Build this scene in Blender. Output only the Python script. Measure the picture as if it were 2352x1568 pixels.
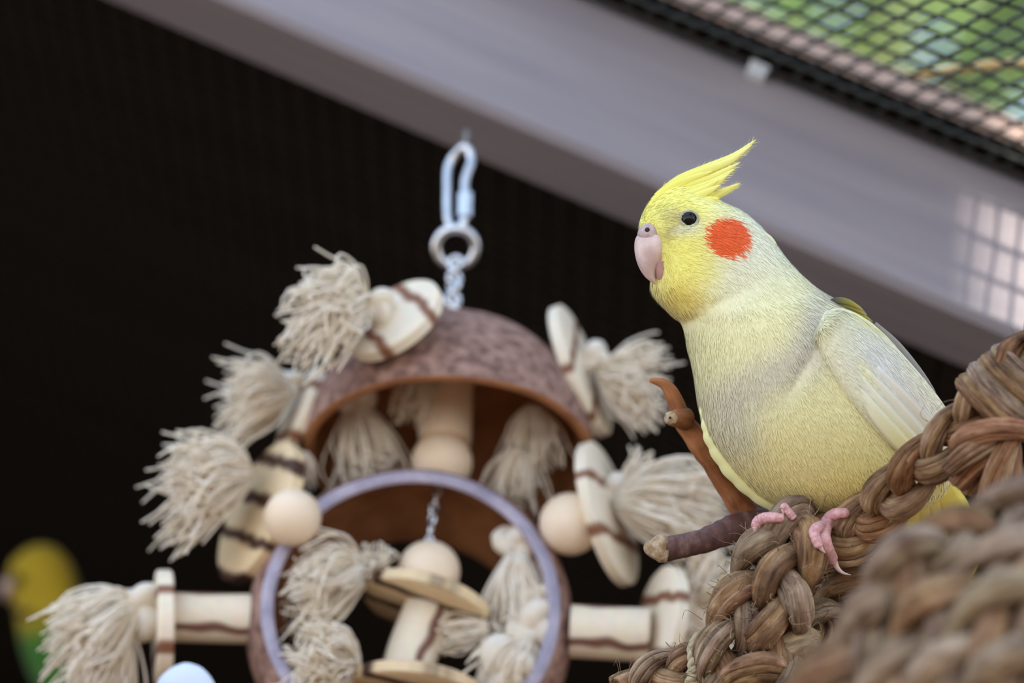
import bpy, math, random
import numpy as np
from mathutils import Vector
from mathutils.bvhtree import BVHTree

random.seed(7)
rng = np.random.default_rng(7)
scene = bpy.context.scene
COL = scene.collection
for o in list(bpy.data.objects):
    bpy.data.objects.remove(o, do_unlink=True)

# ------------------------------------------------------------------ camera
PITCH = math.radians(25.0)
CAM = np.array([0.0, 0.0, 1.40])
LENS, SENSOR = 147.0, 36.0
FPX = LENS / SENSOR * 2352.0
RV = np.array([1.0, 0.0, 0.0])
UV_ = np.array([0.0, -math.sin(PITCH), math.cos(PITCH)])
FV = np.array([0.0, math.cos(PITCH), math.sin(PITCH)])
cd = bpy.data.cameras.new('camera')
cam = bpy.data.objects.new('camera', cd)
COL.objects.link(cam)
cam.location = CAM
cam.rotation_euler = (math.pi / 2 + PITCH, 0, 0)
cd.lens = LENS
cd.sensor_width = SENSOR
cd.sensor_fit = 'HORIZONTAL'
cd.clip_start = 0.05
cd.clip_end = 200
cd.dof.use_dof = True
cd.dof.focus_distance = 1.186
cd.dof.aperture_fstop = 7.3
cd.dof.aperture_blades = 7
scene.camera = cam

# ------------------------------------------------------------------ sky, sun, exposure
world = bpy.data.worlds.new('sky')
scene.world = world
world.use_nodes = True
wn = world.node_tree
wn.nodes.clear()
w_out = wn.nodes.new('ShaderNodeOutputWorld')
w_bg = wn.nodes.new('ShaderNodeBackground')
w_tc = wn.nodes.new('ShaderNodeTexCoord')
w_sep = wn.nodes.new('ShaderNodeSeparateXYZ')
w_ramp = wn.nodes.new('ShaderNodeValToRGB')
wn.links.new(w_tc.outputs['Generated'], w_sep.inputs[0])
wn.links.new(w_sep.outputs['Z'], w_ramp.inputs[0])
w_ramp.color_ramp.elements[0].position = 0.0
w_ramp.color_ramp.elements[0].color = (1.30, 1.28, 1.26, 1)
w_ramp.color_ramp.elements[1].position = 0.9
w_ramp.color_ramp.elements[1].color = (0.56, 0.74, 1.02, 1)
w_mid = w_ramp.color_ramp.elements.new(0.38)
w_mid.color = (0.54, 0.73, 1.02, 1)
wn.links.new(w_ramp.outputs[0], w_bg.inputs[0])
w_bg.inputs[1].default_value = 1.22
wn.links.new(w_bg.outputs[0], w_out.inputs[0])

SUN = np.array([0.40, -0.66, 0.63])
SUN /= np.linalg.norm(SUN)
sd = bpy.data.lights.new('sun', 'SUN')
sd.energy = 6.0
sd.angle = math.radians(0.5)
sd.color = (1.0, 0.88, 0.74)
so = bpy.data.objects.new('sun', sd)
COL.objects.link(so)
so.location = (2, -2, 5)
so.rotation_euler = Vector(-SUN).to_track_quat('-Z', 'Y').to_euler()

vs = scene.view_settings
vs.view_transform = 'Standard'
vs.look = 'None'
vs.exposure = 0.62
vs.gamma = 1.0
vs.use_curve_mapping = False
scene.cycles.max_bounces = 10
scene.cycles.diffuse_bounces = 6

# ------------------------------------------------------------------ helpers
def P(px, py, d):
    return CAM + FV * d + RV * ((px - 1176.0) / FPX * d) + UV_ * ((784.0 - py) / FPX * d)

def camvec(x, y, toward):
    """direction from right / up / toward-the-viewer components"""
    v = RV * x + UV_ * y - FV * toward
    return v / np.linalg.norm(v)

def proj(v):
    r = np.asarray(v) - CAM
    d = r @ FV
    return 1176 + (r @ RV) / d * FPX, 784 - (r @ UV_) / d * FPX, d

def unit(v):
    v = np.asarray(v, float)
    return v / (np.linalg.norm(v) + 1e-12)

def spline(pts, n):
    """Catmull-Rom through pts (N x k), n samples"""
    p = np.asarray(pts, float)
    p = np.vstack([2 * p[0] - p[1], p, 2 * p[-1] - p[-2]])
    m = len(p) - 3
    t = np.linspace(0, m - 1e-9, n)
    i = t.astype(int)
    f = (t - i)[:, None]
    a, b, c, d = p[i], p[i + 1], p[i + 2], p[i + 3]
    return 0.5 * ((2 * b) + (c - a) * f + (2 * a - 5 * b + 4 * c - d) * f ** 2 + (3 * b - a - 3 * c + d) * f ** 3)

def resample(pts, n):
    p = np.asarray(pts, float)
    s = np.concatenate([[0], np.cumsum(np.linalg.norm(np.diff(p, axis=0), axis=1))])
    t = np.linspace(0, s[-1], n)
    return np.stack([np.interp(t, s, p[:, k]) for k in range(p.shape[1])], 1), s[-1]

def frames(p, ref=None):
    t = np.gradient(p, axis=0)
    t /= np.linalg.norm(t, axis=1)[:, None] + 1e-12
    n = np.zeros_like(p)
    r = np.array([0.31, 0.17, 0.93]) if ref is None else np.asarray(ref, float)
    v = r - t[0] * (r @ t[0])
    if np.linalg.norm(v) < 1e-4:
        v = np.array([1.0, 0, 0]) - t[0] * t[0][0]
    n[0] = unit(v)
    for i in range(1, len(p)):
        v = n[i - 1] - t[i] * (n[i - 1] @ t[i])
        n[i] = unit(v)
    return t, n, np.cross(t, n)

class MB:
    """collects geometry for one mesh object"""
    def __init__(self):
        self.v, self.f, self.uv, self.c = [], [], [], []
    def add(self, verts, faces, uvs=None, col=None):
        b = len(self.v)
        verts = np.asarray(verts, float)
        self.v.extend(verts.tolist())
        for k, f in enumerate(faces):
            self.f.append([b + i for i in f])
            self.uv.append(uvs[k] if uvs is not None else [(0, 0)] * len(f))
        if col is not None:
            col = np.asarray(col, float)
            if col.ndim == 1:
                col = np.tile(col, (len(verts), 1))
            self.c.extend(col.tolist())
    def loft(self, rings, cap0=True, cap1=True, closed=True, ulen=None, col=None, uoff=0.0):
        R = np.asarray(rings, float)
        n, m = R.shape[:2]
        L = ulen if ulen is not None else 1.0
        faces, uvs = [], []
        mm = m if closed else m - 1
        for i in range(n - 1):
            u0, u1 = uoff + L * i / (n - 1), uoff + L * (i + 1) / (n - 1)
            for j in range(mm):
                k = (j + 1) % m
                faces.append([i * m + j, i * m + k, (i + 1) * m + k, (i + 1) * m + j])
                v0, v1 = j / m, (j + 1) / m
                uvs.append([(u0, v0), (u0, v1), (u1, v1), (u1, v0)])
        if closed and cap0:
            faces.append(list(range(m))[::-1]); uvs.append([(uoff, j / m) for j in range(m)])
        if closed and cap1:
            faces.append([(n - 1) * m + j for j in range(m)]); uvs.append([(uoff + L, j / m) for j in range(m)])
        self.add(R.reshape(-1, 3), faces, uvs, col)
    def tube(self, path, rad, segs=8, prof=None, col=None, ref=None, flat=1.0, **kw):
        p = np.asarray(path, float)
        t, n, b = frames(p, ref)
        rad = np.broadcast_to(np.asarray(rad, float), (len(p),))
        a = np.arange(segs) * 2 * math.pi / segs
        pr = np.ones((len(p), segs)) if prof is None else prof
        rings = p[:, None, :] + (np.cos(a)[None, :, None] * n[:, None, :] + flat * np.sin(a)[None, :, None] * b[:, None, :]) * (rad[:, None] * pr)[:, :, None]
        L = np.linalg.norm(np.diff(p, axis=0), axis=1).sum()
        self.loft(rings, ulen=kw.pop('ulen', L * 100), col=col, **kw)
    def lathe(self, base, axis, prof, segs=32, col=None, closed_prof=False):
        """prof: list of (radius, height along axis)"""
        ax = unit(axis)
        r = np.array([0.1, 0.9, 0.3])
        n = unit(r - ax * (r @ ax)); b = np.cross(ax, n)
        a = np.arange(segs) * 2 * math.pi / segs
        rings = [np.asarray(base) + ax * h + rr * (np.cos(a)[:, None] * n + np.sin(a)[:, None] * b) for rr, h in prof]
        if closed_prof:
            rings.append(rings[0])
        self.loft(rings, cap0=not closed_prof, cap1=not closed_prof, col=col)
    def sphere(self, c, r, axis=(0, 0, 1), nu=24, nv=14, sc=1.0, col=None):
        prof = [(max(r * math.sin(math.pi * k / nv), r * 1e-3), -sc * r * math.cos(math.pi * k / nv)) for k in range(nv + 1)]
        self.lathe(c, axis, prof, nu, col)
    def box(self, o, ex, ey, ez):
        o, ex, ey, ez = map(lambda q: np.asarray(q, float), (o, ex, ey, ez))
        v = [o, o + ex, o + ex + ey, o + ey, o + ez, o + ex + ez, o + ex + ey + ez, o + ey + ez]
        f = [[0, 3, 2, 1], [4, 5, 6, 7], [0, 1, 5, 4], [1, 2, 6, 5], [2, 3, 7, 6], [3, 0, 4, 7]]
        lx, ly, lz = np.linalg.norm(ex), np.linalg.norm(ey), np.linalg.norm(ez)
        d = {0: (0, 0, 0), 1: (lx, 0, 0), 2: (lx, ly, 0), 3: (0, ly, 0), 4: (0, 0, lz), 5: (lx, 0, lz), 6: (lx, ly, lz), 7: (0, ly, lz)}
        uv = []
        for k, q in enumerate(f):
            ax = [(0, 1), (0, 1), (0, 2), (1, 2), (0, 2), (1, 2)][k]
            uv.append([(d[i][ax[0]], d[i][ax[1]]) for i in q])
        self.add(v, f, uv)
    def bvh(self):
        return BVHTree.FromPolygons([Vector(x) for x in self.v], self.f)
    def build(self, name, mat, parent=None, smooth=True, normals=None):
        root = parent
        while root is not None and root.parent is not None:
            root = root.parent
        off = np.array(root.location) if root is not None else np.zeros(3)
        me = bpy.data.meshes.new(name)
        me.from_pydata((np.asarray(self.v) - off).tolist(), [], self.f)
        uvl = me.uv_layers.new(name='UVMap')
        flat = [c for f in self.uv for p in f for c in p]
        uvl.data.foreach_set('uv', flat)
        if self.c:
            at = me.color_attributes.new('Col', 'FLOAT_COLOR', 'POINT')
            c = np.ones((len(self.v), 4)); c[:, :3] = np.asarray(self.c)[:, :3]
            at.data.foreach_set('color', c.ravel())
        if smooth:
            me.polygons.foreach_set('use_smooth', [True] * len(me.polygons))
            if smooth == 'sharp':
                me.set_sharp_from_angle(angle=math.radians(40))
        me.materials.append(mat)
        me.update()
        if normals is not None:
            me.normals_split_custom_set_from_vertices(np.asarray(normals).tolist())
        o = bpy.data.objects.new(name, me)
        COL.objects.link(o)
        if parent is not None:
            o.parent = parent
        return o

def thing(name, label, cat, loc, group=None):
    o = bpy.data.objects.new(name, None)
    COL.objects.link(o)
    o.location = Vector(loc)
    o.empty_display_size = 0.02
    o['label'] = label; o['category'] = cat
    if group: o['group'] = group
    return o

def tag(o, label, cat, group=None):
    o['label'] = label; o['category'] = cat
    if group: o['group'] = group
    return o

def struct(o):
    o['kind'] = 'structure'
    return o

def stuff(o):
    o['kind'] = 'stuff'
    return o

def lin(r, g, b):
    def f(c):
        c /= 255.0
        return c / 12.92 if c <= 0.04045 else ((c + 0.055) / 1.055) ** 2.4
    return np.array([f(r), f(g), f(b)])

# ------------------------------------------------------------------ materials
def new_mat(name):
    m = bpy.data.materials.new(name)
    m.use_nodes = True
    nt = m.node_tree
    return m, nt, nt.nodes['Principled BSDF']

def node(nt, kind, **props):
    n = nt.nodes.new(kind)
    for k, v in props.items():
        setattr(n, k, v)
    return n

def mat_noise(name, c0, c1, scale=(1, 1, 1), nscale=30.0, detail=5, rough=0.7, bump=0.3, bdist=0.001, coord='Object', lo=0.35, hi=0.65, metallic=0.0, spec=0.5, trans=0.0, sss=0.0):
    m, nt, b = new_mat(name)
    tc = node(nt, 'ShaderNodeTexCoord')
    mp = node(nt, 'ShaderNodeMapping')
    mp.inputs['Scale'].default_value = scale
    nt.links.new(tc.outputs[coord], mp.inputs[0])
    nz = node(nt, 'ShaderNodeTexNoise')
    nz.inputs['Scale'].default_value = nscale
    nz.inputs['Detail'].default_value = detail
    nt.links.new(mp.outputs[0], nz.inputs['Vector'])
    rp = node(nt, 'ShaderNodeValToRGB')
    rp.color_ramp.elements[0].position = lo
    rp.color_ramp.elements[0].color = (*c0, 1)
    rp.color_ramp.elements[1].position = hi
    rp.color_ramp.elements[1].color = (*c1, 1)
    nt.links.new(nz.outputs['Fac'], rp.inputs[0])
    nt.links.new(rp.outputs[0], b.inputs['Base Color'])
    b.inputs['Roughness'].default_value = rough
    b.inputs['Metallic'].default_value = metallic
    b.inputs['Specular IOR Level'].default_value = spec
    if sss:
        b.inputs['Subsurface Weight'].default_value = sss
        b.inputs['Subsurface Radius'].default_value = (0.004, 0.002, 0.001)
        b.inputs['Subsurface Scale'].default_value = 1.0
    if bump:
        bp = node(nt, 'ShaderNodeBump')
        bp.inputs['Strength'].default_value = bump
        bp.inputs['Distance'].default_value = bdist
        nt.links.new(nz.outputs['Fac'], bp.inputs['Height'])
        nt.links.new(bp.outputs[0], b.inputs['Normal'])
    return m

def mat_vcol(name, rough=0.8, sheen=0.0, nscale=900.0, bump=0.15, trans=0.0, spec=0.3, var=0.1):
    m, nt, b = new_mat(name)
    at = node(nt, 'ShaderNodeVertexColor'); at.layer_name = 'Col'
    tc = node(nt, 'ShaderNodeTexCoord')
    nz = node(nt, 'ShaderNodeTexNoise'); nz.inputs['Scale'].default_value = nscale; nz.inputs['Detail'].default_value = 3
    nt.links.new(tc.outputs['Object'], nz.inputs['Vector'])
    mr = node(nt, 'ShaderNodeMapRange')
    mr.inputs['To Min'].default_value = 1 - var; mr.inputs['To Max'].default_value = 1 + var
    nt.links.new(nz.outputs['Fac'], mr.inputs[0])
    mx = node(nt, 'ShaderNodeMix', data_type='RGBA', blend_type='MULTIPLY')
    mx.inputs['Factor'].default_value = 1.0
    nt.links.new(at.outputs['Color'], mx.inputs['A'])
    cb = node(nt, 'ShaderNodeCombineColor')
    for k in range(3):
        nt.links.new(mr.outputs[0], cb.inputs[k])
    nt.links.new(cb.outputs[0], mx.inputs['B'])
    nt.links.new(mx.outputs['Result'], b.inputs['Base Color'])
    b.inputs['Roughness'].default_value = rough
    b.inputs['Specular IOR Level'].default_value = spec
    b.inputs['Sheen Weight'].default_value = sheen
    if bump:
        bp = node(nt, 'ShaderNodeBump'); bp.inputs['Strength'].default_value = bump; bp.inputs['Distance'].default_value = 0.0004
        nt.links.new(nz.outputs['Fac'], bp.inputs['Height'])
        nt.links.new(bp.outputs[0], b.inputs['Normal'])
    return m

def mat_wood_burnt(name, light, dark, freq=6.0, width=0.12, phase=0.0, axis=0):
    """pale wood with a few scorched stripes, mapped by UV in centimetres"""
    m, nt, b = new_mat(name)
    tc = node(nt, 'ShaderNodeTexCoord')
    sp = node(nt, 'ShaderNodeSeparateXYZ')
    nt.links.new(tc.outputs['UV'], sp.inputs[0])
    nz = node(nt, 'ShaderNodeTexNoise'); nz.inputs['Scale'].default_value = 1.1; nz.inputs['Detail'].default_value = 2
    nt.links.new(tc.outputs['UV'], nz.inputs['Vector'])
    ma = node(nt, 'ShaderNodeMath', operation='MULTIPLY_ADD')
    ma.inputs[1].default_value = 0.5
    nt.links.new(nz.outputs['Fac'], ma.inputs[0]); nt.links.new(sp.outputs[axis], ma.inputs[2])
    mb = node(nt, 'ShaderNodeMath', operation='MULTIPLY_ADD'); mb.inputs[1].default_value = freq; mb.inputs[2].default_value = phase
    nt.links.new(ma.outputs[0], mb.inputs[0])
    fr = node(nt, 'ShaderNodeMath', operation='PINGPONG'); fr.inputs[1].default_value = 0.5
    nt.links.new(mb.outputs[0], fr.inputs[0])
    rp = node(nt, 'ShaderNodeValToRGB')
    rp.color_ramp.elements[0].position = width * 0.6; rp.color_ramp.elements[0].color = (*dark, 1)
    rp.color_ramp.elements[1].position = width * 1.6; rp.color_ramp.elements[1].color = (*light, 1)
    nt.links.new(fr.outputs[0], rp.inputs[0])
    gr = node(nt, 'ShaderNodeTexNoise'); gr.inputs['Scale'].default_value = 400; gr.inputs['Detail'].default_value = 3
    nt.links.new(tc.outputs['Object'], gr.inputs['Vector'])
    mx = node(nt, 'ShaderNodeMix', data_type='RGBA', blend_type='MULTIPLY'); mx.inputs['Factor'].default_value = 0.25
    nt.links.new(rp.outputs[0], mx.inputs['A']); nt.links.new(gr.outputs['Color'], mx.inputs['B'])
    nt.links.new(mx.outputs['Result'], b.inputs['Base Color'])
    b.inputs['Roughness'].default_value = 0.6
    return m

M = {}
M['beam'] = mat_noise('painted_timber', lin(136, 131, 140), lin(150, 144, 150), (8, 60, 60), 1.0, 6, 0.75, 0.12, 0.0006, 'UV')
M['batten'] = mat_noise('bare_batten', lin(176, 146, 132), lin(205, 178, 162), (10, 80, 80), 1.0, 5, 0.8, 0.2, 0.0006, 'UV')
M['dark_board'] = mat_noise('dark_stained_board', lin(40, 33, 26), lin(58, 48, 38), (2, 30, 2), 2.0, 5, 0.9, 0.2, 0.002)
M['zinc'] = mat_noise('zinc_plate', lin(206, 216, 226), lin(232, 238, 244), (1, 1, 1), 200, 2, 0.4, 0.05)
M['shadow'] = mat_noise('painted_shadow', lin(16, 15, 14), lin(30, 27, 25), (1, 1, 1), 400, 3, 0.95, 0.3, spec=0.1)  # near-black colour for the painted shade below the batten
M['wire'] = mat_noise('dark_green_wire', lin(24, 28, 26), lin(46, 52, 48), (1, 1, 1), 300, 3, 0.55, 0.1)
M['wire_dark'] = mat_noise('black_wire', lin(22, 19, 16), lin(28, 25, 21), (1, 1, 1), 300, 3, 0.9, 0.1, spec=0.1)
M['ground'] = mat_noise('earth', lin(76, 57, 38), lin(106, 80, 56), (1, 1, 1), 6, 6, 0.95, 0.5, 0.02)
M['roof'] = mat_noise('blocker_sheet', lin(90, 84, 76), lin(120, 112, 100), (1, 1, 1), 8, 4, 0.9, 0.2)  # for the added sun blocker and its posts
M['leaf'] = None
M['bark'] = mat_noise('tree_bark', lin(80, 62, 48), lin(120, 96, 74), (1, 1, 0.2), 20, 6, 0.9, 0.6, 0.01)
M['metal'] = mat_noise('bright_steel', (0.62, 0.64, 0.68), (0.78, 0.80, 0.84), (1, 1, 1), 200, 2, 0.28, 0.05, metallic=1.0)
M['dark_metal'] = mat_noise('dull_steel', (0.20, 0.18, 0.16), (0.32, 0.29, 0.26), (1, 1, 1), 300, 2, 0.45, 0.05, metallic=1.0)
M['coco_out'] = mat_noise('coconut_husk', lin(106, 76, 66), lin(176, 140, 126), (1, 1, 1), 260, 6, 0.75, 0.5, 0.0008, lo=0.36, hi=0.72)
M['coco_in'] = mat_noise('coconut_inside', lin(150, 98, 60), lin(180, 124, 80), (1, 1, 1), 90, 5, 0.7, 0.2, 0.0005)
M['coco_rim'] = mat_noise('coconut_cut_edge', lin(142, 136, 158), lin(176, 168, 186), (1, 1, 1), 120, 4, 0.34, 0.1, 0.0003)
M['wood'] = mat_wood_burnt('scorched_pine', lin(250, 237, 214), lin(140, 92, 66), 0.55, 0.09, 0.35)
M['wood2'] = mat_wood_burnt('scorched_pine_dowel', lin(248, 234, 210), lin(124, 84, 70), 3.0, 0.09, 0.1, axis=1)
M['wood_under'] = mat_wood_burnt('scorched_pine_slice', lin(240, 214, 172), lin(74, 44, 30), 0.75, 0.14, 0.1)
M['ball'] = mat_noise('turned_beech', lin(234, 212, 184), lin(242, 222, 198), (1, 1, 1), 80, 3, 0.5, 0.03, 0.0003)
M['cotton'] = mat_noise('cotton_strands', lin(246, 236, 218), lin(253, 249, 242), (1, 1, 1), 140, 3, 0.9, 0.0)
def add_translucent(m, col, f):
    nt = m.node_tree; b = nt.nodes['Principled BSDF']; out = nt.nodes['Material Output']
    tr = node(nt, 'ShaderNodeBsdfTranslucent'); tr.inputs[0].default_value = (*col, 1)
    mx = node(nt, 'ShaderNodeMixShader'); mx.inputs[0].default_value = f
    nt.links.new(b.outputs[0], mx.inputs[1]); nt.links.new(tr.outputs[0], mx.inputs[2]); nt.links.new(mx.outputs[0], out.inputs[0])
add_translucent(M['cotton'], lin(252, 240, 214), 0.3)
M['feather'] = mat_vcol('plumage', 0.8, 0.15, 1200, 0.08, var=0.05)
M['barb'] = mat_vcol('plumage_barbs', 0.75, 0.1, 800, 0.0, var=0.04)
M['skin'] = mat_noise('pink_toe_skin', lin(196, 142, 144), lin(226, 178, 178), (1, 1, 1), 900, 3, 0.5, 0.3, 0.0003, sss=0.15)
M['beak'] = mat_noise('horn_beak', lin(205, 178, 172), lin(226, 202, 198), (1, 1, 1), 260, 3, 0.32, 0.05, 0.0002, sss=0.1)
M['beak2'] = mat_noise('horn_lower_beak', lin(170, 128, 120), lin(190, 150, 142), (1, 1, 1), 260, 3, 0.4, 0.05, 0.0002)
M['cere'] = mat_noise('cere_skin', lin(170, 146, 142), lin(200, 176, 172), (1, 1, 1), 700, 4, 0.6, 0.4, 0.0003)
M['eye'] = mat_noise('eye_black', (0.004, 0.004, 0.006), (0.008, 0.007, 0.008), (1, 1, 1), 50, 2, 0.05, 0.0, spec=0.3)
M['black'] = mat_noise('nostril_dark', lin(40, 26, 26), lin(60, 40, 40), (1, 1, 1), 50, 2, 0.8, 0.0)
M['lid'] = mat_noise('eyelid_skin', lin(156, 158, 134), lin(186, 186, 162), (1, 1, 1), 900, 3, 0.7, 0.3, 0.0002)

def mat_fibre(name, cols, along=2.0, around=9.0, rough=0.75, bump=0.7, use_col=True):
    m, nt, b = new_mat(name)
    tc = node(nt, 'ShaderNodeTexCoord')
    mp = node(nt, 'ShaderNodeMapping'); mp.inputs['Scale'].default_value = (along, around, 1)
    nt.links.new(tc.outputs['UV'], mp.inputs[0])
    nz = node(nt, 'ShaderNodeTexNoise'); nz.inputs['Scale'].default_value = 1.0; nz.inputs['Detail'].default_value = 6; nz.inputs['Roughness'].default_value = 0.65
    nt.links.new(mp.outputs[0], nz.inputs['Vector'])
    n2 = node(nt, 'ShaderNodeTexNoise'); n2.inputs['Scale'].default_value = 95; n2.inputs['Detail'].default_value = 3
    nt.links.new(tc.outputs['Object'], n2.inputs['Vector'])
    mxf = node(nt, 'ShaderNodeMix', data_type='FLOAT'); mxf.inputs['Factor'].default_value = 0.45
    nt.links.new(nz.outputs['Fac'], mxf.inputs['A']); nt.links.new(n2.outputs['Fac'], mxf.inputs['B'])
    rp = node(nt, 'ShaderNodeValToRGB')
    el = rp.color_ramp.elements
    pos = np.linspace(0.36, 0.66, len(cols))
    el[0].position = pos[0]; el[0].color = (*cols[0], 1)
    el[1].position = pos[-1]; el[1].color = (*cols[-1], 1)
    for p_, c_ in zip(pos[1:-1], cols[1:-1]):
        e = el.new(p_); e.color = (*c_, 1)
    nt.links.new(mxf.outputs['Result'], rp.inputs[0])
    if use_col:
        vc = node(nt, 'ShaderNodeVertexColor'); vc.layer_name = 'Col'
        mu = node(nt, 'ShaderNodeMix', data_type='RGBA', blend_type='MULTIPLY'); mu.inputs['Factor'].default_value = 1.0
        nt.links.new(rp.outputs[0], mu.inputs['A']); nt.links.new(vc.outputs['Color'], mu.inputs['B'])
        nt.links.new(mu.outputs['Result'], b.inputs['Base Color'])
    else:
        nt.links.new(rp.outputs[0], b.inputs['Base Color'])
    b.inputs['Roughness'].default_value = rough
    b.inputs['Specular IOR Level'].default_value = 0.35
    bp = node(nt, 'ShaderNodeBump'); bp.inputs['Strength'].default_value = bump; bp.inputs['Distance'].default_value = 0.0008
    nt.links.new(nz.outputs['Fac'], bp.inputs['Height'])
    nt.links.new(bp.outputs[0], b.inputs['Normal'])
    return m

M['jute'] = mat_fibre('seagrass_fibre', [lin(74, 49, 31), lin(122, 91, 64), lin(156, 125, 94), lin(190, 165, 136)])
M['jute2'] = mat_fibre('seagrass_fibre_grey', [lin(84, 62, 48), lin(132, 109, 88), lin(166, 145, 122), lin(198, 180, 158)])
M['jute_red'] = mat_fibre('seagrass_fibre_reddish', [lin(72, 43, 27), lin(120, 80, 52), lin(154, 112, 80), lin(184, 150, 118)])
M['sisal'] = mat_fibre('sisal_cord_fibre', [lin(160, 142, 108), lin(196, 182, 150), lin(222, 212, 186)])
M['twig_bare'] = mat_fibre('peeled_twig', [lin(112, 66, 40), lin(160, 104, 66), lin(190, 134, 92)], 0.8, 6, 0.7, 0.4, use_col=False)
M['twig_bark'] = mat_fibre('twig_bark_purple', [lin(70, 46, 44), lin(106, 76, 72), lin(146, 118, 112)], 3, 4, 0.5, 0.3, use_col=False)
M['twig_cut'] = mat_noise('twig_cut_end', lin(150, 120, 84), lin(200, 182, 156), (1, 1, 1), 500, 4, 0.9, 0.5)
M['straw'] = mat_noise('dry_straw', lin(216, 176, 110), lin(240, 212, 150), (1, 1, 1), 100, 3, 0.7, 0.1)

def mat_leaf():
    m, nt, b = new_mat('green_leaf')
    oi = node(nt, 'ShaderNodeVertexColor'); oi.layer_name = 'Col'
    tr = node(nt, 'ShaderNodeBsdfTranslucent')
    mx = node(nt, 'ShaderNodeMixShader'); mx.inputs[0].default_value = 0.5
    nt.links.new(oi.outputs[0], b.inputs['Base Color']); nt.links.new(oi.outputs[0], tr.inputs[0])
    b.inputs['Roughness'].default_value = 0.5
    out = nt.nodes['Material Output']
    nt.links.new(b.outputs[0], mx.inputs[1]); nt.links.new(tr.outputs[0], mx.inputs[2])
    nt.links.new(mx.outputs[0], out.inputs[0])
    return m
M['leaf'] = mat_leaf()

# ------------------------------------------------------------------ the aviary: ground, rafter, roof, wall
mb = MB()
mb.box((-7, -6, -0.05), (14, 0, 0), (0, 18, 0), (0, 0, 0.05))
struct(mb.build('floor', M['ground'], smooth=False))
mb = MB()
mb.box((-1.45, 0.55, 0.0), (2.9, 0, 0), (0, 1.9, 0), (0, 0, 0.02))
struct(mb.build('floor_boards', M['dark_board'], smooth=False))

SL = math.atan(0.437 / math.cos(PITCH))
BD = np.array([math.cos(SL), 0, -math.sin(SL)])          # along the rafter, down to the right
BN = np.array([math.sin(SL), 0, math.cos(SL)])           # its upper side
YV = np.array([0, 1.0, 0])
BE = P(1065, 233, 1.425)                                 # near lower arris of the rafter
BH, BW = 0.0555, 0.040
rafter = thing('roof_beam', 'brown painted sloping timber roof beam with a shaded underside', 'beam', BE)
mb = MB()
# bevelled prism
bev = 0.0025
prof = [(0, bev), (bev, 0), (BW - bev, 0), (BW, bev), (BW, BH - bev), (BW - bev, BH), (bev, BH), (0, BH - bev)]
xs = np.linspace(-1.2, 1.2, 25)
rings = np.array([[BE + BD * x + YV * a + BN * h for a, h in prof] for x in xs])
mb.loft(rings, ulen=2.4)
rafter_o = mb.build('timber', M['beam'], rafter, smooth=False)

# a staple clip on its upper arris, as in the picture
def beam_pt(px, h=BH):
    """point on the near upper arris of the rafter at picture column px"""
    a, b = BE + BN * h - BD * 1.0, BE + BN * h + BD * 1.0
    for _ in range(40):
        c = (a + b) / 2
        if proj(c)[0] < px: a = c
        else: b = c
    return (a + b) / 2
sp = beam_pt(1748)
clip = thing('mesh_staple', 'small bright metal staple on the upper edge of the roof beam', 'staple', sp)
mb = MB()
mb.box(sp - BD * 0.0035 - YV * 0.0045 - BN * 0.005, BD * 0.0065, YV * 0.005, BN * 0.0048)
mb.build('staple_crown', M['zinc'], clip, smooth=False)
for s_ in (-0.004, 0.0025):
    mb = MB(); mb.box(sp + BD * s_ - YV * 0.0035 - BN * 0.001, BD * 0.001, YV * 0.008, BN * 0.001)
    mb.build('leg', M['metal'], clip, smooth=False)

# batten above the mesh, parallel to the rafter
bt0 = BE + BN * (BH + 0.0039) - YV * 0.0135
mb = MB()
pr = [(0, 0.001), (0.001, 0), (0.020, 0), (0.020, 0.009), (0, 0.009)]
rings = np.array([[bt0 + BD * x + YV * a + BN * h for a, h in pr] for x in xs])
mb.loft(rings, ulen=2.4)
batten = mb.build('roof_batten', M['batten'], smooth=False)
tag(batten, 'thin pinkish wooden batten above the wire mesh along the roof beam', 'batten')

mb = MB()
ds0 = BE + BN * (BH + 0.0026) - YV * 0.0128  # black strip added to paint the batten's shaded underside
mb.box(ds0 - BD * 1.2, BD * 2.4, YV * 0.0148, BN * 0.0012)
tag(mb.build('shadow_strip', M['shadow'], smooth=False), 'black strip painting the shadow under the pinkish roof batten', 'felt strip')

# solid roof deck behind the rafter and gable wall
dk0 = BE + BN * (BH + 0.004) + YV * 0.012
mb = MB()
nb = 9
deck = struct(bpy.data.objects.new('ceiling', None)); COL.objects.link(deck); deck.location = dk0
for k in range(nb):
    mb = MB()
    mb.box(dk0 - BD * 1.3 + YV * (0.13 * k), BD * 2.6, YV * 0.1298, BN * 0.014)
    mb.build('board', M['dark_board'], deck, smooth=False)
wall = struct(bpy.data.objects.new('wall_back', None)); COL.objects.link(wall)
wy = BE[1] + 1.17
wall.location = (0, wy, 0)
for k in range(19):
    x0 = -1.75 + k * 0.2
    zt = (BE + BN * BH)[2] - math.tan(SL) * (x0 - 0.02 - BE[0]) + 0.05
    mb = MB()
    mb.box((x0, wy + 0.003 * (k % 2), 0.0), (0.197, 0, 0), (0, 0.02, 0), (0, 0, max(zt, 0.4)))
    mb.build('board', M['dark_board'], wall, smooth=False)
for nm, x0 in (('wall_left', -1.45),):
    mb = MB()
    mb.box((x0, BE[1] + 0.02, 0), (0.02, 0, 0), (0, 1.17, 0), (0, 0, 2.9))
    struct(mb.build(nm, M['dark_board'], smooth=False))
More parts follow.
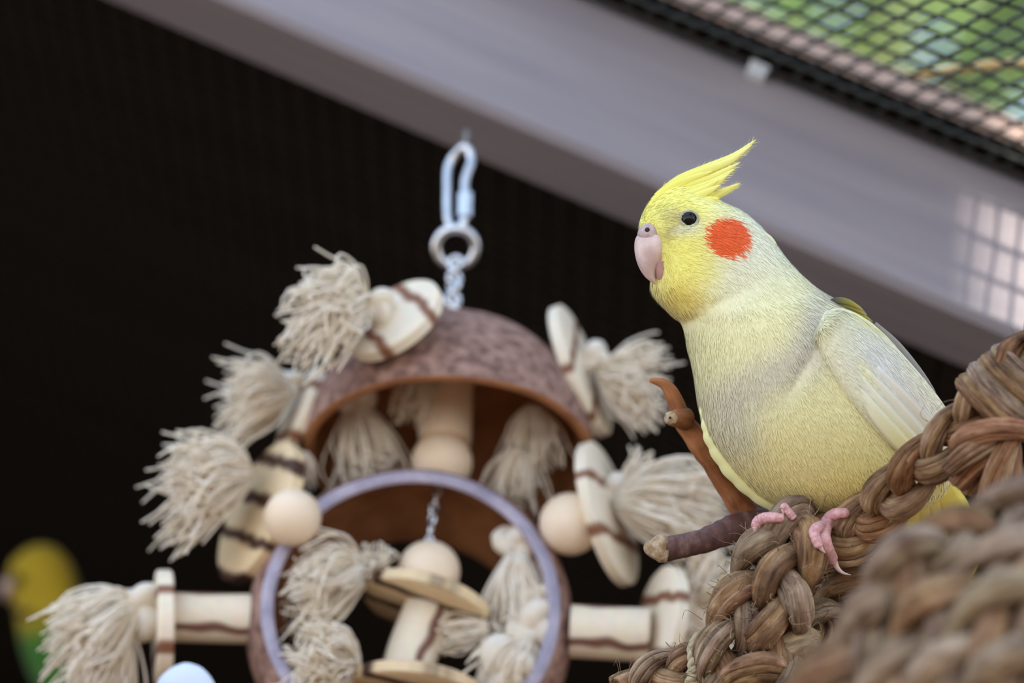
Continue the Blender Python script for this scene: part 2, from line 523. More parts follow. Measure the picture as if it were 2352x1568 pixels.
# supports for the rafter, out of the picture
for nm, s_ in (('trim_1', -1.1), ('trim_2', 1.05)):
    q = BE + BD * s_
    mb = MB(); mb.box((q[0] - 0.03, q[1], 0), (0.06, 0, 0), (0, 0.04, 0), (0, 0, q[2] + 0.001))
    struct(mb.build(nm, M['beam'], smooth=False))

# unseen panel on posts, added as a sun blocker: keeps the sun off the left of the beam
edge_pt = P(2272, 560, 1.40)
hgt = 1.7
az = unit([SUN[0], SUN[1], 0]); lf = np.array([az[1], -az[0], 0])
if lf[0] > 0: lf = -lf
c0 = edge_pt + SUN * (hgt / SUN[2])
mb = MB()
mb.box(c0 - az * 0.75, az * 1.6, lf * 1.15, np.array([0, 0, 0.03]))
struct(mb.build('sun_blocker', M['roof'], smooth=False))
for nm, a_, l_ in (('blocker_post_1', 0.7, 0.3), ('blocker_post_2', 0.7, 1.0), ('blocker_post_3', -0.6, 0.3), ('blocker_post_4', -0.1, 1.0)):
    q = c0 + az * a_ + lf * l_
    mb = MB(); mb.box((q[0], q[1], 0), (0.06, 0, 0), (0, 0.06, 0), (0, 0, q[2]))
    struct(mb.build(nm, M['roof'], smooth=False))

# ------------------------------------------------------------------ wire mesh of the roof
MA = BD * 0.0079
MBv = RV * 0.0052 + UV_ * 0.0026 - FV * 0.0117
MO = BE + BN * (BH + 0.0002) - YV * 0.0008
mesh_t = thing('wire_mesh', 'dark green welded wire mesh stretched over the open aviary roof', 'wire mesh', MO)
def wire(p, q, r, parent, name='wire', mat=None, wob=0.0003):
    n = max(2, int(np.linalg.norm(q - p) / 0.012))
    t = np.linspace(0, 1, n)[:, None]
    path = p + (q - p) * t
    path = path + rng.normal(0, wob, path.shape)
    mb = MB(); mb.tube(path, r, 6)
    return mb.build(name, mat or M['wire'], parent)
NB = 26
ka, kb = 0, 66
s0 = beam_pt(1330)
for j in range(NB + 1):
    a = s0 + MBv * j - MA * (j * 0.0)
    wire(a - MA * (0.6 * j), a + MA * 74, 0.00076, mesh_t)
for k in range(-12, 72):
    a = s0 + MA * k
    if k < 0:
        a = a - MBv * 0
    wire(a - MBv * 0.5 + BN * 0.0006, a + MBv * NB + BN * 0.0006, 0.00072, mesh_t)
# second mesh under the dark roof, hardly visible: one joined sheet
mb = MB()
m0 = BE + YV * (BW + 0.01) + BN * 0.012
for k in range(0, 112):
    p_ = m0 - BD * 1.0 + YV * (0.0095 * k); mb.tube([p_, p_ + BD * 1.9], 0.0008, 4)
for k in range(0, 200):
    p_ = m0 - BD * 1.0 + BD * (0.0095 * k); mb.tube([p_ + BN * 0.001, p_ + YV * 1.06 + BN * 0.001], 0.0008, 4)
dm = mb.build('ceiling_mesh', M['wire_dark'])
stuff(dm); tag(dm, 'black wire mesh in deep shade under the dark roof boards', 'wire mesh')

# dry straw lying on the mesh, top right
st = MB()
pts = [P(2085, 174, 1.392), P(2180, 161, 1.385), P(2270, 151, 1.378), P(2420, 138, 1.368)]
st.tube(spline(pts, 20), np.linspace(0.0014, 0.0019, 20), 9)
tag(st.build('dry_straw', M['straw']), 'tan dry straw stalk lying on top of the wire mesh', 'straw')

# ------------------------------------------------------------------ trees outside
def leaf_mesh(center, rad, n, size, cols, nm, parent, seed):
    r = np.random.default_rng(seed)
    mb = MB()
    for _ in range(n):
        while True:
            v = r.uniform(-1, 1, 3)
            if v @ v < 1: break
        c = np.asarray(center) + v * rad
        t = unit(r.normal(0, 1, 3) + np.array([0, 0, -0.5])); s = unit(np.cross(t, r.normal(0, 1, 3))); nn = np.cross(t, s)
        L = size * r.uniform(0.7, 1.3); W = L * 0.27
        pts = [c, c + t * L * .35 + s * W + nn * L * .06, c + t * L * .35 - s * W + nn * L * .06, c + t * L * .75 + s * W * .6, c + t * L * .75 - s * W * .6, c + t * L - nn * L * .1, c + t * L * .4 - nn * L * 0.02]
        f = [[0, 1, 6], [0, 6, 2], [1, 3, 6], [6, 4, 2], [3, 5, 6], [6, 5, 4]]
        col = cols[r.integers(len(cols))] * r.uniform(0.75, 1.2)
        mb.add(pts, f, None, col)
    return stuff(mb.build(nm, M['leaf'], parent))
greens = [lin(88, 122, 58), lin(70, 106, 48), lin(100, 132, 64), lin(60, 96, 52), lin(112, 140, 76)]
greens2 = [lin(124, 150, 84), lin(136, 152, 98), lin(106, 136, 70)]
greens3 = [lin(50, 84, 62), lin(58, 94, 66), lin(66, 100, 56)]
tree_spots = [
    ('leafy tree with mid green foliage growing beyond the aviary roof', P(1950, 60, 6.4), np.array([1.5, 0.9, 1.2]), 900, 0.085, greens, 11),
    ('pale green sunlit tree beside the mid green tree beyond the roof', P(2900, -200, 4.6), np.array([0.75, 0.5, 0.9]), 2100, 0.08, greens2, 12),
    ('darker bluish green tree low behind the roof batten', P(1850, 330, 8.2), np.array([1.7, 0.6, 0.6]), 1000, 0.09, greens3, 13),
]
for lab, c, rad, n, size, cols, sdn in tree_spots:
    base = np.array([c[0] + 0.1, c[1] + 0.1, 0.0])
    t = thing('leafy_tree', lab, 'tree', base, 'trees beyond the roof')
    mb = MB()
    top = np.array(c) + [0.05, 0.1, 0.3]
    pts = [base, base * .5 + top * .5 + [0.05, 0, 0], top]
    mb.tube(spline(pts, 16), np.linspace(0.09, 0.02, 16), 10)
    mb.build('trunk', M['bark'], t)
    for k in range(5):
        mb = MB()
        a = base + (top - base) * (0.78 + 0.04 * k)
        an = k * 2.3 + sdn
        b_ = np.array(c) + rad * np.array([math.cos(an), math.sin(an), 0.2]) * 0.7
        mb.tube(spline([a, (a + b_) / 2 + [0, 0, 0.05], b_], 10), np.linspace(0.02, 0.005, 10), 6)
        mb.build('branch', M['bark'], t)
    leaf_mesh(c, rad, n, size, cols, 'foliage', t, sdn)

# ------------------------------------------------------------------ cockatiel
DB = 1.20
PXM = DB / FPX                       # metres per picture pixel at the bird
def Bp(px, py, w):
    """point at picture position px,py, lying w pixels nearer than the bird's mid plane"""
    return P(px, py, DB - w * PXM)
def ray(bvh, px, py):
    """how many pixels nearer than the mid plane the first surface lies along this sight line"""
    h = bvh.ray_cast(Vector(CAM), Vector(P(px, py, 1.0) - CAM).normalized())
    if h[0] is None: return None
    return (DB - proj(np.array(h[0]))[2]) / PXM

def blob(px, py, cx, cy, rx, ry=None, rot=0.0, k=2.0):
    ry = ry or rx
    c, s_ = math.cos(rot), math.sin(rot)
    x, y = px - cx, py - cy
    u, v = (x * c + y * s_) / rx, (-x * s_ + y * c) / ry
    return np.exp(-(u * u + v * v) ** (k / 2))

def mixc(a, b, t):
    return a * (1 - t[..., None]) + b * t[..., None]

C_YEL, C_PALE, C_WHITE = lin(246, 240, 128), lin(238, 236, 186), lin(234, 236, 214)
C_GREY, C_DEEP, C_ORANGE = lin(190, 184, 180), lin(240, 218, 96), lin(236, 102, 50)
def bird_colour(px, py):
    px = np.asarray(px, float); py = np.asarray(py, float)
    c = np.tile(lin(238, 234, 182), px.shape + (1,)).reshape(px.shape + (3,))
    c = mixc(c, lin(240, 228, 158), np.clip((py - 850) / 350, 0, 1))            # warmer belly
    c = mixc(c, lin(240, 222, 130), 0.7 * blob(px, py, 1990, 1130, 110, 120))
    # head
    hd = 1 / (1 + np.exp((py - (738 - 0.62 * (px - 1566) + 0.0006 * (px - 1566) ** 2)) / 30.0))
    c = mixc(c, C_WHITE, np.clip(hd * 1.0, 0, 1))
    c = mixc(c, C_YEL, blob(px, py, 1520, 470, 150, 110, 0.2, 3))
    c = mixc(c, C_YEL, 0.95 * blob(px, py, 1560, 600, 92, 105, -0.2, 3) * hd)
    c = mixc(c, C_DEEP, 0.75 * blob(px, py, 1560, 690, 70, 55, 0.6, 2) * np.clip(hd + .2, 0, 1))
    c = mixc(c, lin(196, 190, 130), 0.8 * blob(px, py, 1542, 494, 34, 24))
    c = mixc(c, lin(190, 176, 92), 0.75 * blob(px, py, 1540, 527, 38, 13, -0.6))
    c = mixc(c, lin(212, 214, 196), 0.7 * blob(px, py, 1575, 524, 40, 16, -0.2))
    # grey wash round the shoulder and across the breast
    c = mixc(c, C_GREY, 0.75 * blob(px, py, 1862, 745, 44, 96, 0.25, 2.0))
    c = mixc(c, C_GREY, 0.55 * blob(px, py, 1790, 840, 140, 46, -0.42, 2.0))
    c = mixc(c, C_GREY, 0.45 * blob(px, py, 1680, 915, 105, 60, -0.2, 2.0))
    c = mixc(c, lin(205, 202, 190), 0.55 * blob(px, py, 1680, 990, 70, 60, 0.8, 2.5))
    c = mixc(c, lin(168, 164, 160), 0.9 * blob(px, py, 1955, 696, 70, 14, 0.3, 3))
    # cheek patch
    d = ((px - 1668) * 0.97 + (py - 545) * 0.2) / 53.0, (-(px - 1668) * 0.2 + (py - 545) * 0.97) / 46.0
    r = np.sqrt(d[0] ** 2 + d[1] ** 2) + 0.06 * np.sin(px * 0.35 + py * 0.7) + 0.05 * np.sin(px * 0.13 - py * 0.5)
    c = mixc(c, C_ORANGE, np.clip((1.06 - r) / 0.16, 0, 1))
    return c

stations = [  # left contour x,y  right contour x,y  half depth
    (1548, 419, 1582, 420, 12), (1524, 430, 1610, 436, 42), (1494, 460, 1655, 462, 82), (1473, 497, 1702, 484, 104),
    (1468, 528, 1740, 514, 116), (1482, 570, 1776, 554, 124), (1494, 618, 1808, 596, 130), (1497, 668, 1842, 632, 138),
    (1530, 712, 1880, 664, 150), (1564, 744, 1926, 692, 168), (1578, 795, 1985, 728, 188), (1592, 855, 2046, 790, 204),
    (1604, 930, 2106, 872, 214), (1622, 1000, 2154, 950, 216), (1662, 1065, 2186, 1030, 206), (1712, 1120, 2188, 1098, 184),
    (1772, 1162, 2150, 1150, 146), (1840, 1186, 2070, 1186, 92), (1900, 1198, 1985, 1204, 26)]
NR, NS = 150, 120
stt = spline(stations, NR)
phi = np.arange(NS) * 2 * math.pi / NS
body = MB()
PX = np.zeros((NR, NS)); PY = np.zeros((NR, NS)); PW = np.zeros((NR, NS))
for i, (lx, ly, rx, ry, hd) in enumerate(stt):
    cx, cy = (lx + rx) / 2, (ly + ry) / 2
    hx, hy = (rx - lx) / 2, (ry - ly) / 2
    ca = np.sign(np.cos(phi)) * np.abs(np.cos(phi)) ** 0.94
    sa = np.sign(np.sin(phi)) * np.abs(np.sin(phi)) ** 0.94
    PX[i] = cx + hx * ca; PY[i] = cy + hy * ca; PW[i] = hd * sa
def crease(px, py):
    # soft fold where the head feathers lie over the breast
    line = 742 - 0.62 * (px - 1566) + 0.0006 * (px - 1566) ** 2
    return np.exp(-((py - line) / 24.0) ** 2) * np.clip((px - 1560) / 40, 0, 1) * np.clip((1800 - px) / 90, 0, 1)
front = PW > 0
bump = (10 * blob(PX, PY, 1560, 640, 62, 62) - 7 * blob(PX, PY, 1583, 505, 30, 26) - 3.5 * crease(PX, PY)
        + 6 * blob(PX, PY, 1555, 480, 30, 18) + 9 * blob(PX, PY, 1790, 1010, 130, 150) + 5 * blob(PX, PY, 1690, 880, 70, 90)
        - 8 * blob(PX, PY, 1840, 850, 18, 60, 0.5))
PWd = PW + np.where(front, 1, -1) * bump * np.clip(np.abs(PW) / 60, 0, 1)
body_w = PWd
grid = np.array([[Bp(PX[i, j], PY[i, j], PWd[i, j]) for j in range(NS)] for i in range(NR)])
body_col = bird_colour(PX, PY)
body.loft(grid, col=body_col.reshape(-1, 3))
bvh_body = body.bvh()
bird = thing('cockatiel', 'pale yellow cockatiel with orange cheek patch and raised crest perched on braided rope', 'bird', Bp(1850, 1195, 0))
body.build('body', M['feather'], bird)

# normals of the body surface for the plumage
gu = np.gradient(grid, axis=0)
gv = np.roll(grid, -1, 1) - np.roll(grid, 1, 1)
nrm = np.cross(gv, gu)
nrm /= np.linalg.norm(nrm, axis=2)[..., None] + 1e-12
cen = grid.mean(axis=1, keepdims=True)
flip = np.sign(np.sum(nrm * (grid - cen), axis=2))
nrm *= np.where(flip == 0, 1, flip)[..., None]

def flow2(px, py):
    """picture direction in which the feathers lie"""
    hd = 1 / (1 + np.exp((py - (720 - 0.75 * (px - 1560))) / 40.0))
    up = np.clip((520 - py) / 120, 0, 1) * hd
    dx = 0.35 + 0.65 * hd - 0.15 * (1 - hd) * np.clip((1700 - px) / 120, -1, 1)
    dy = 0.95 - 0.55 * hd - 0.75 * up
    cheek = np.clip((1570 - px) / 80, 0, 1) * np.clip((py - 560) / 60, 0, 1) * hd
    dx = dx - 0.55 * cheek; dy = dy + 0.6 * cheek
    return dx, dy

def plumage(n, length, width, lift, seed, region=None):
    r = np.random.default_rng(seed)
    area = np.linalg.norm(gu, axis=2) * np.linalg.norm(gv, axis=2)
    area[:2] = 0
    pr = (area / area.sum()).ravel()
    idx = r.choice(NR * NS, n, p=pr)
    ii, jj = idx // NS, idx % NS
    fi, fj = r.uniform(0, 1, n), r.uniform(0, 1, n)
    i2 = np.minimum(ii + 1, NR - 1); j2 = (jj + 1) % NS
    def bil(G):
        f1, f2 = (fi[:, None], fj[:, None]) if G.ndim == 3 else (fi, fj)
        return (G[ii, jj] * (1 - f1) * (1 - f2) + G[i2, jj] * f1 * (1 - f2) + G[ii, j2] * (1 - f1) * f2 + G[i2, j2] * f1 * f2)
    p = bil(grid); nn = bil(nrm); nn /= np.linalg.norm(nn, axis=1)[:, None]
    px, py = bil(PX), bil(PY)
    dx, dy = flow2(px, py)
    dx = dx + r.normal(0, 0.16, n); dy = dy + r.normal(0, 0.16, n)
    fl = RV[None] * dx[:, None] - UV_[None] * dy[:, None]
    fl = fl - nn * np.sum(fl * nn, axis=1)[:, None]
    fn = np.linalg.norm(fl, axis=1); ok = fn > 0.15
    p, nn, px, py, fl = p[ok], nn[ok], px[ok], py[ok], (fl[ok] / fn[ok][:, None])
    m = len(p)
    sd = np.cross(nn, fl)
    hs = np.clip(0.55 + (py - 480) / 500, 0.55, 1.0)
    L = length * PXM * r.uniform(0.6, 1.3, m) * hs
    W = width * PXM * r.uniform(0.7, 1.3, m)
    lf = lift * PXM * r.uniform(0.2, 1.0, m)
    col = bird_colour(px, py) * r.normal(1.0, 0.035, m)[:, None]
    v = np.zeros((m, 5, 3))
    v[:, 0] = p - sd * (W * .5)[:, None] - nn * (0.6 * PXM); v[:, 1] = p + sd * (W * .5)[:, None] - nn * (0.6 * PXM)
    mid = p + fl * (L * .55)[:, None] + nn * (lf * .6)[:, None]
    v[:, 2] = mid + sd * (W * .5)[:, None]; v[:, 3] = mid - sd * (W * .5)[:, None]
    v[:, 4] = p + fl * L[:, None] + nn * lf[:, None]
    b = MB()
    b.v = v.reshape(-1, 3).tolist()
    base = np.arange(m) * 5
    b.f = [[k + 3, k + 2, k + 1, k] for k in base] + [[k + 4, k + 2, k + 3] for k in base]
    b.uv = [[(0, 0)] * 4] * m + [[(0, 0)] * 3] * m
    b.c = np.repeat(col, 5, axis=0).tolist()
    nr = np.repeat(nn, 5, axis=0)
    o = b.build('plumage', M['barb'], bird, normals=nr)
    return stuff(o)
plumage(52000, 26, 2.4, 3.2, 3)

# eye with lid ring
ex, ey = 1583, 503
ew = ray(bvh_body, ex, ey)
en = camvec(-0.10, 0.10, 1.0)
mb = MB(); ec = Bp(ex, ey, ew - 7)
mb.sphere(ec, 19.0 * PXM, en, 32, 20)
mb.build('eye', M['eye'], bird)
mb = MB()
a = np.linspace(0, 2 * math.pi, 41)[:-1]
e1 = unit(np.cross(en, UV_)); e2 = np.cross(e1, en)
ringp = np.array([Bp(ex, ey, ew + 3.5) + e1 * (math.cos(t) * 20.5 * PXM) + e2 * (math.sin(t) * 18.5 * PXM) for t in a])
rings = []
for k, t in enumerate(a):
    rad = e1 * math.cos(t) + e2 * math.sin(t)
    rings.append([ringp[k] + (rad * math.cos(q) * 1.35 + en * math.sin(q)) * 2.3 * PXM for q in np.arange(8) * math.pi / 4])
rings.append(rings[0])
mb.loft(rings, cap0=False, cap1=False)
mb.build('eyelid', M['lid'], bird)

# beak: upper and lower half, cere, nostrils
def pair_loft(st, n, segs, w0, name, mat, sq=1.0):
    s_ = spline(st, n)
    ph = np.arange(segs) * 2 * math.pi / segs
    rings = []
    for lx, ly, rx, ry, hd in s_:
        hd = max(hd, 0.3)
        rings.append([Bp((lx + rx) / 2 + (rx - lx) / 2 * math.cos(p), (ly + ry) / 2 + (ry - ly) / 2 * math.cos(p), w0 + hd * math.sin(p)) for p in ph])
    mb = MB(); mb.loft(rings)
    return mb.build(name, mat, bird)
pair_loft([(1470, 532, 1545, 545, 30), (1459, 549, 1540, 562, 36), (1457, 572, 1536, 582, 37), (1461, 596, 1526, 600, 33), (1469, 617, 1512, 618, 26),
           (1481, 635, 1507, 634, 18), (1495, 647, 1508, 646, 10), (1511, 657, 1513, 656, 2)], 40, 28, 60, 'upper_beak', M['beak'])
pair_loft([(1496, 598, 1545, 598, 28), (1501, 615, 1540, 618, 28), (1506, 634, 1536, 640, 24), (1513, 648, 1532, 656, 14), (1521, 658, 1528, 664, 4)], 24, 20, 62, 'lower_beak', M['beak2'])
mb = MB(); mb.sphere(Bp(1491, 538, 66), 27 * PXM, camvec(-.3, 1, .2), 24, 14, 0.95)
cere = mb.build('cere', M['cere'], bird)
mb = MB(); mb.sphere(Bp(1487, 528, 89), 6 * PXM, camvec(0, 0, 1), 16, 8, 0.8)
mb.build('nostril', M['black'], cere)

# a feather blade
C_WING = lin(236, 233, 200)
def feather(name, pts, width, parent, colf, tipw=0.02, camber=0.14, n=22, peak=0.45, barbs=0, seed=0, basew=0.5, mat='feather', thick=1.6):
    p = spline(np.asarray(pts, float), n)
    q = np.array([Bp(*r) for r in p])
    t = np.gradient(q, axis=0); t /= np.linalg.norm(t, axis=1)[:, None]
    nn = np.array([unit(-FV - tt * (-FV @ tt)) for tt in t])
    s_ = np.cross(t, nn)
    u = np.linspace(0, 1, n)
    prof = np.where(u < peak, basew + (1 - basew) * np.sin(u / peak * math.pi / 2), np.cos((u - peak) / (1 - peak) * math.pi / 2) ** 0.7)
    prof = np.maximum(prof, tipw)
    W = width * PXM * prof * 0.5
    x = np.array([-1, -0.5, 0, 0.5, 1])
    th = thick * PXM
    rings = []
    for k in range(n):
        top = [q[k] + s_[k] * W[k] * xx + nn[k] * (W[k] * camber * (1 - xx * xx) + (th if abs(xx) < .9 else 0.15 * th)) for xx in x]
        bot = [q[k] + s_[k] * W[k] * xx * 0.96 + nn[k] * (W[k] * camber * (1 - xx * xx) - 0.3 * th) for xx in x[::-1]]
        rings.append(top + bot)
    rings = np.array(rings)
    pr = proj(rings.reshape(-1, 3)) if False else None
    v = rings.reshape(-1, 3)
    rel = v - CAM; dd = rel @ FV
    cc = colf(1176 + (rel @ RV) / dd * FPX, 784 - (rel @ UV_) / dd * FPX)
    mb = MB(); mb.loft(rings, col=cc)
    if barbs:
        r = np.random.default_rng(seed)
        for _ in range(barbs):
            k = int(r.uniform(0.12, 0.98) * (n - 1)); sgn = 1 if r.uniform() < 0.75 else -1
            a0 = q[k] + s_[k] * W[k] * sgn * 0.85
            dirn = unit(t[k] * 1.0 + s_[k] * sgn * r.uniform(0.25, 0.6))
            l = width * PXM * r.uniform(0.35, 0.8)
            wd = 0.9 * PXM
            mb.add([a0 - t[k] * wd, a0 + t[k] * wd, a0 + dirn * l + nn[k] * r.normal(0, 0.4) * PXM], [[0, 1, 2]], None, cc[k * 10])
    return mb.build(name, M[mat], parent)

crest_col = lambda px, py: mixc(np.tile(lin(240, 232, 112), (len(px), 1)), lin(244, 240, 150), np.clip((np.asarray(px) - 1560) / 160, 0, 1))
crest = [
    ([(1508, 452, 20), (1560, 415, 14), (1622, 388, 8), (1688, 358, 4), (1737, 320, 2)], 25),
    ([(1500, 462, 30), (1550, 424, 24), (1612, 396, 14), (1676, 370, 8), (1728, 332, 4)], 24),
    ([(1520, 452, -16), (1570, 420, -12), (1630, 396, -6), (1690, 362, 0)], 26),
    ([(1530, 452, 34), (1580, 428, 28), (1640, 406, 18), (1701, 372, 12)], 24),
    ([(1528, 462, 40), (1584, 440, 34), (1640, 418, 26), (1690, 386, 20)], 22),
    ([(1520, 470, 50), (1576, 448, 44), (1630, 430, 34), (1676, 398, 26)], 24),
    ([(1510, 482, 62), (1560, 456, 56), (1606, 440, 46), (1652, 412, 36)], 26),
    ([(1540, 478, 66), (1586, 458, 58), (1622, 442, 50), (1656, 424, 42)], 22),
    ([(1545, 450, 0), (1596, 424, 0), (1650, 404, 0), (1688, 380, 0)], 22),
    ([(1492, 478, 40), (1530, 440, 36), (1580, 414, 28), (1640, 392, 18)], 24),
    ([(1580, 470, 30), (1622, 455, 26), (1662, 438, 22), (1701, 420, 20)], 17),
    ([(1590, 474, 10), (1628, 458, 8), (1668, 440, 6), (1698, 424, 4)], 14),
    ([(1560, 482, 70), (1596, 466, 62), (1630, 458, 54), (1652, 456, 48)], 18),
    ([(1570, 492, 76), (1602, 474, 70), (1630, 464, 60), (1644, 464, 54)], 16),
]
for k, (pts, wdt) in enumerate(crest):
    feather('crest_feather', pts, wdt, bird, crest_col, tipw=0.03, barbs=120, seed=k, peak=0.3, basew=0.7, thick=2.0)

# small loose nape feather tips
nape_col = lambda px, py: np.tile(lin(232, 232, 196), (len(px), 1))
feather('nape_feather', [(1735, 530, 40), (1762, 545, 30), (1784, 562, 20)], 16, bird, nape_col)

# near wing
def wing_col(px, py):
    px = np.asarray(px, float); py = np.asarray(py, float)
    c = np.tile(C_WING, (len(px), 1))
    c = mixc(c, lin(224, 222, 216), 0.8 * blob(px, py, 2010, 830, 90, 60, 0.9, 2.5))
    c = mixc(c, lin(230, 218, 204), 0.7 * blob(px, py, 2100, 930, 90, 50, 0.9, 2.5))
    c = mixc(c, lin(240, 234, 160), 0.6 * blob(px, py, 1985, 850, 40, 14, 0.9))
    c = mixc(c, lin(240, 232, 150), 0.7 * blob(px, py, 2000, 735, 70, 14, 0.55))
    c = mixc(c, lin(242, 226, 130), 0.75 * blob(px, py, 2110, 1060, 110, 34, 0.85))
    return c
wst = [(1880, 752, 1890, 718), (1874, 768, 1925, 708), (1880, 798, 1972, 722), (1903, 845, 2024, 760), (1937, 900, 2076, 816), (1975, 950, 2122, 869),
       (2020, 1002, 2166, 926), (2075, 1052, 2205, 990), (2125, 1090, 2222, 1042), (2165, 1105, 2205, 1085)]
ws = spline(wst, 60); NWX = 25
xx = np.linspace(0, 1, NWX)
WX = ws[:, None, 0] * (1 - xx) + ws[:, None, 2] * xx
WY = ws[:, None, 1] * (1 - xx) + ws[:, None, 3] * xx
WW = np.zeros_like(WX)
for i in range(60):
    for j in range(NWX):
        r_ = ray(bvh_body, WX[i, j], WY[i, j])
        WW[i, j] = 25 if r_ is None else max(r_, 25)
for _ in range(25):
    pad = np.pad(WW, 1, mode='edge')
    WW = (pad[:-2, 1:-1] + pad[2:, 1:-1] + pad[1:-1, :-2] + pad[1:-1, 2:] + 2 * WW) / 6
taper = np.clip(np.arange(60) / 6.0, 0, 1) ** 0.5
bul = (24 * np.sqrt(np.clip(1 - (2 * xx - 1) ** 2, 0, 1)))[None] * taper[:, None]
WT = WW + 4 + bul
def wing_w(px, py):
    k = np.argmin((WX - px) ** 2 + (WY - py) ** 2)
    return WT.ravel()[k]
rings = []
for i in range(60):
    top = [Bp(WX[i, j], WY[i, j], WT[i, j]) for j in range(NWX)]
    bot = [Bp(WX[i, j], WY[i, j], WW[i, j] - 14) for j in range(NWX)][::-1]
    rings.append(top + bot)
mb = MB()
rr = np.array(rings).reshape(-1, 3); rel = rr - CAM; dd = rel @ FV
mb.loft(rings, col=wing_col(1176 + (rel @ RV) / dd * FPX, 784 - (rel @ UV_) / dd * FPX))
wing = mb.build('wing', M['feather'], bird)
def on_wing(pts, off):
    return [(x, y, wing_w(x, y) + o) for (x, y), o in zip(pts, off)]
flight = [([(1952, 872), (2010, 948), (2070, 1018), (2132, 1086)], 40), ([(1968, 862), (2030, 940), (2090, 1010), (2150, 1075)], 40),
          ([(1986, 852), (2048, 925), (2110, 1000), (2168, 1064)], 44), ([(2010, 846), (2070, 915), (2130, 985), (2185, 1050)], 48)]
for k, (pts, wd) in enumerate(flight):
    feather('flight_feather', on_wing(pts, [-4 + k, 1 + k, 3 + k, 2 + k]), wd, wing, wing_col, peak=0.6, basew=0.4, camber=0.06, n=18, thick=1.2)
# barbs over the wing
wgrid = np.array([[Bp(WX[i, j], WY[i, j], WT[i, j]) for j in range(NWX)] for i in range(60)])
wn_ = np.cross(np.gradient(wgrid, axis=1), np.gradient(wgrid, axis=0)); wn_ /= np.linalg.norm(wn_, axis=2)[..., None]
wn_ *= np.where(np.sum(wn_ * (-FV), axis=2) < 0, -1, 1)[..., None]
def wing_barbs(m, seed):
    r = np.random.default_rng(seed)
    u, v = r.uniform(0.5, 57, m), r.uniform(0.02, NWX - 1.05, m)
    i, j = u.astype(int), v.astype(int); fi, fj = (u - i)[:, None], (v - j)[:, None]
    def bil(G): return G[i, j] * (1 - fi) * (1 - fj) + G[i + 1, j] * fi * (1 - fj) + G[i, j + 1] * (1 - fi) * fj + G[i + 1, j + 1] * fi * fj
    p, nn = bil(wgrid), bil(wn_); nn /= np.linalg.norm(nn, axis=1)[:, None]
    fl = RV * (0.64 + r.normal(0, .08, m))[:, None] - UV_ * (0.77 + r.normal(0, .08, m))[:, None]
    fl = fl - nn * np.sum(fl * nn, axis=1)[:, None]; fl /= np.linalg.norm(fl, axis=1)[:, None]
    sd_ = np.cross(nn, fl)
    L = PXM * r.uniform(14, 34, m); W = PXM * r.uniform(1.6, 3.0, m); lf_ = PXM * r.uniform(0.4, 2.2, m)
    rel = p - CAM; dd = rel @ FV
    col = wing_col(1176 + (rel @ RV) / dd * FPX, 784 - (rel @ UV_) / dd * FPX) * r.normal(1, .03, m)[:, None]
    v5 = np.zeros((m, 5, 3))
    v5[:, 0] = p - sd_ * (W * .5)[:, None] - nn * (.5 * PXM); v5[:, 1] = p + sd_ * (W * .5)[:, None] - nn * (.5 * PXM)
    mid = p + fl * (L * .55)[:, None] + nn * (lf_ * .6)[:, None]
    v5[:, 2] = mid + sd_ * (W * .5)[:, None]; v5[:, 3] = mid - sd_ * (W * .5)[:, None]
    v5[:, 4] = p + fl * L[:, None] + nn * lf_[:, None]
    b = MB(); b.v = v5.reshape(-1, 3).tolist(); base = np.arange(m) * 5
    b.f = [[k + 3, k + 2, k + 1, k] for k in base] + [[k + 4, k + 2, k + 3] for k in base]
    b.uv = [[(0, 0)] * 4] * m + [[(0, 0)] * 3] * m
    b.c = np.repeat(col, 5, axis=0).tolist()
    stuff(b.build('wing_barbs', M['barb'], wing, normals=np.repeat(nn, 5, axis=0)))
wing_barbs(9000, 31)
# dark feathers tucked at the shoulder
dk_col = lambda px, py: mixc(np.tile(lin(70, 76, 66), (len(px), 1)), lin(170, 160, 70), np.clip((np.asarray(px) - 1915) / 60, 0, 1))
for k, pts in enumerate([[(1890, 702), (1920, 690), (1950, 694), (1985, 714)], [(1893, 710), (1920, 698), (1950, 702), (1990, 724)], [(1900, 712), (1930, 704), (1960, 712), (2005, 738)]]):
    feather('scapular_feather', [(x, y, 52 - 6 * k + 22 * (1 - abs(x - 1940) / 60.)) for x, y in pts], 15, bird, dk_col, camber=0.2, n=14)
bk_col = lambda px, py: np.tile(lin(150, 146, 140), (len(px), 1))
feather('scapular_feather', [(1886, 690, 30), (1930, 694, 30), (1965, 704, 26), (1992, 724, 20)], 15, bird, bk_col, camber=0.2)
feather('scapular_feather', [(2010, 742, 16), (2060, 790, 14), (2110, 850, 12), (2150, 902, 10)], 16, bird, bk_col, camber=0.2)

# far wing: pale edge beside the belly
fw_col = lambda px, py: np.tile(lin(240, 238, 170), (len(px), 1))
fst = [(1608, 930, 1640, 930, 10), (1613, 965, 1660, 960, 26), (1617, 1000, 1680, 990, 32), (1634, 1042, 1704, 1030, 34), (1664, 1088, 1730, 1070, 34),
       (1704, 1128, 1760, 1105, 30), (1750, 1162, 1800, 1140, 24), (1796, 1184, 1830, 1170, 10)]
fs = spline(fst, 50)
rings = []
for k, (lx, ly, rx, ry, hd) in enumerate(fs):
    sc = 4 * abs(math.sin(k * 0.5))
    rings.append([Bp((lx + rx) / 2 + ((rx - lx) / 2 + (sc if math.cos(p) < 0 else 0)) * math.cos(p), (ly + ry) / 2 + (ry - ly) / 2 * math.cos(p), 40 + hd * math.sin(p)) for p in np.arange(24) * math.pi / 12])
mb = MB(); mb.loft(rings, col=np.tile(lin(240, 238, 172), (50 * 24, 1)))
mb.build('wing', M['feather'], bird)

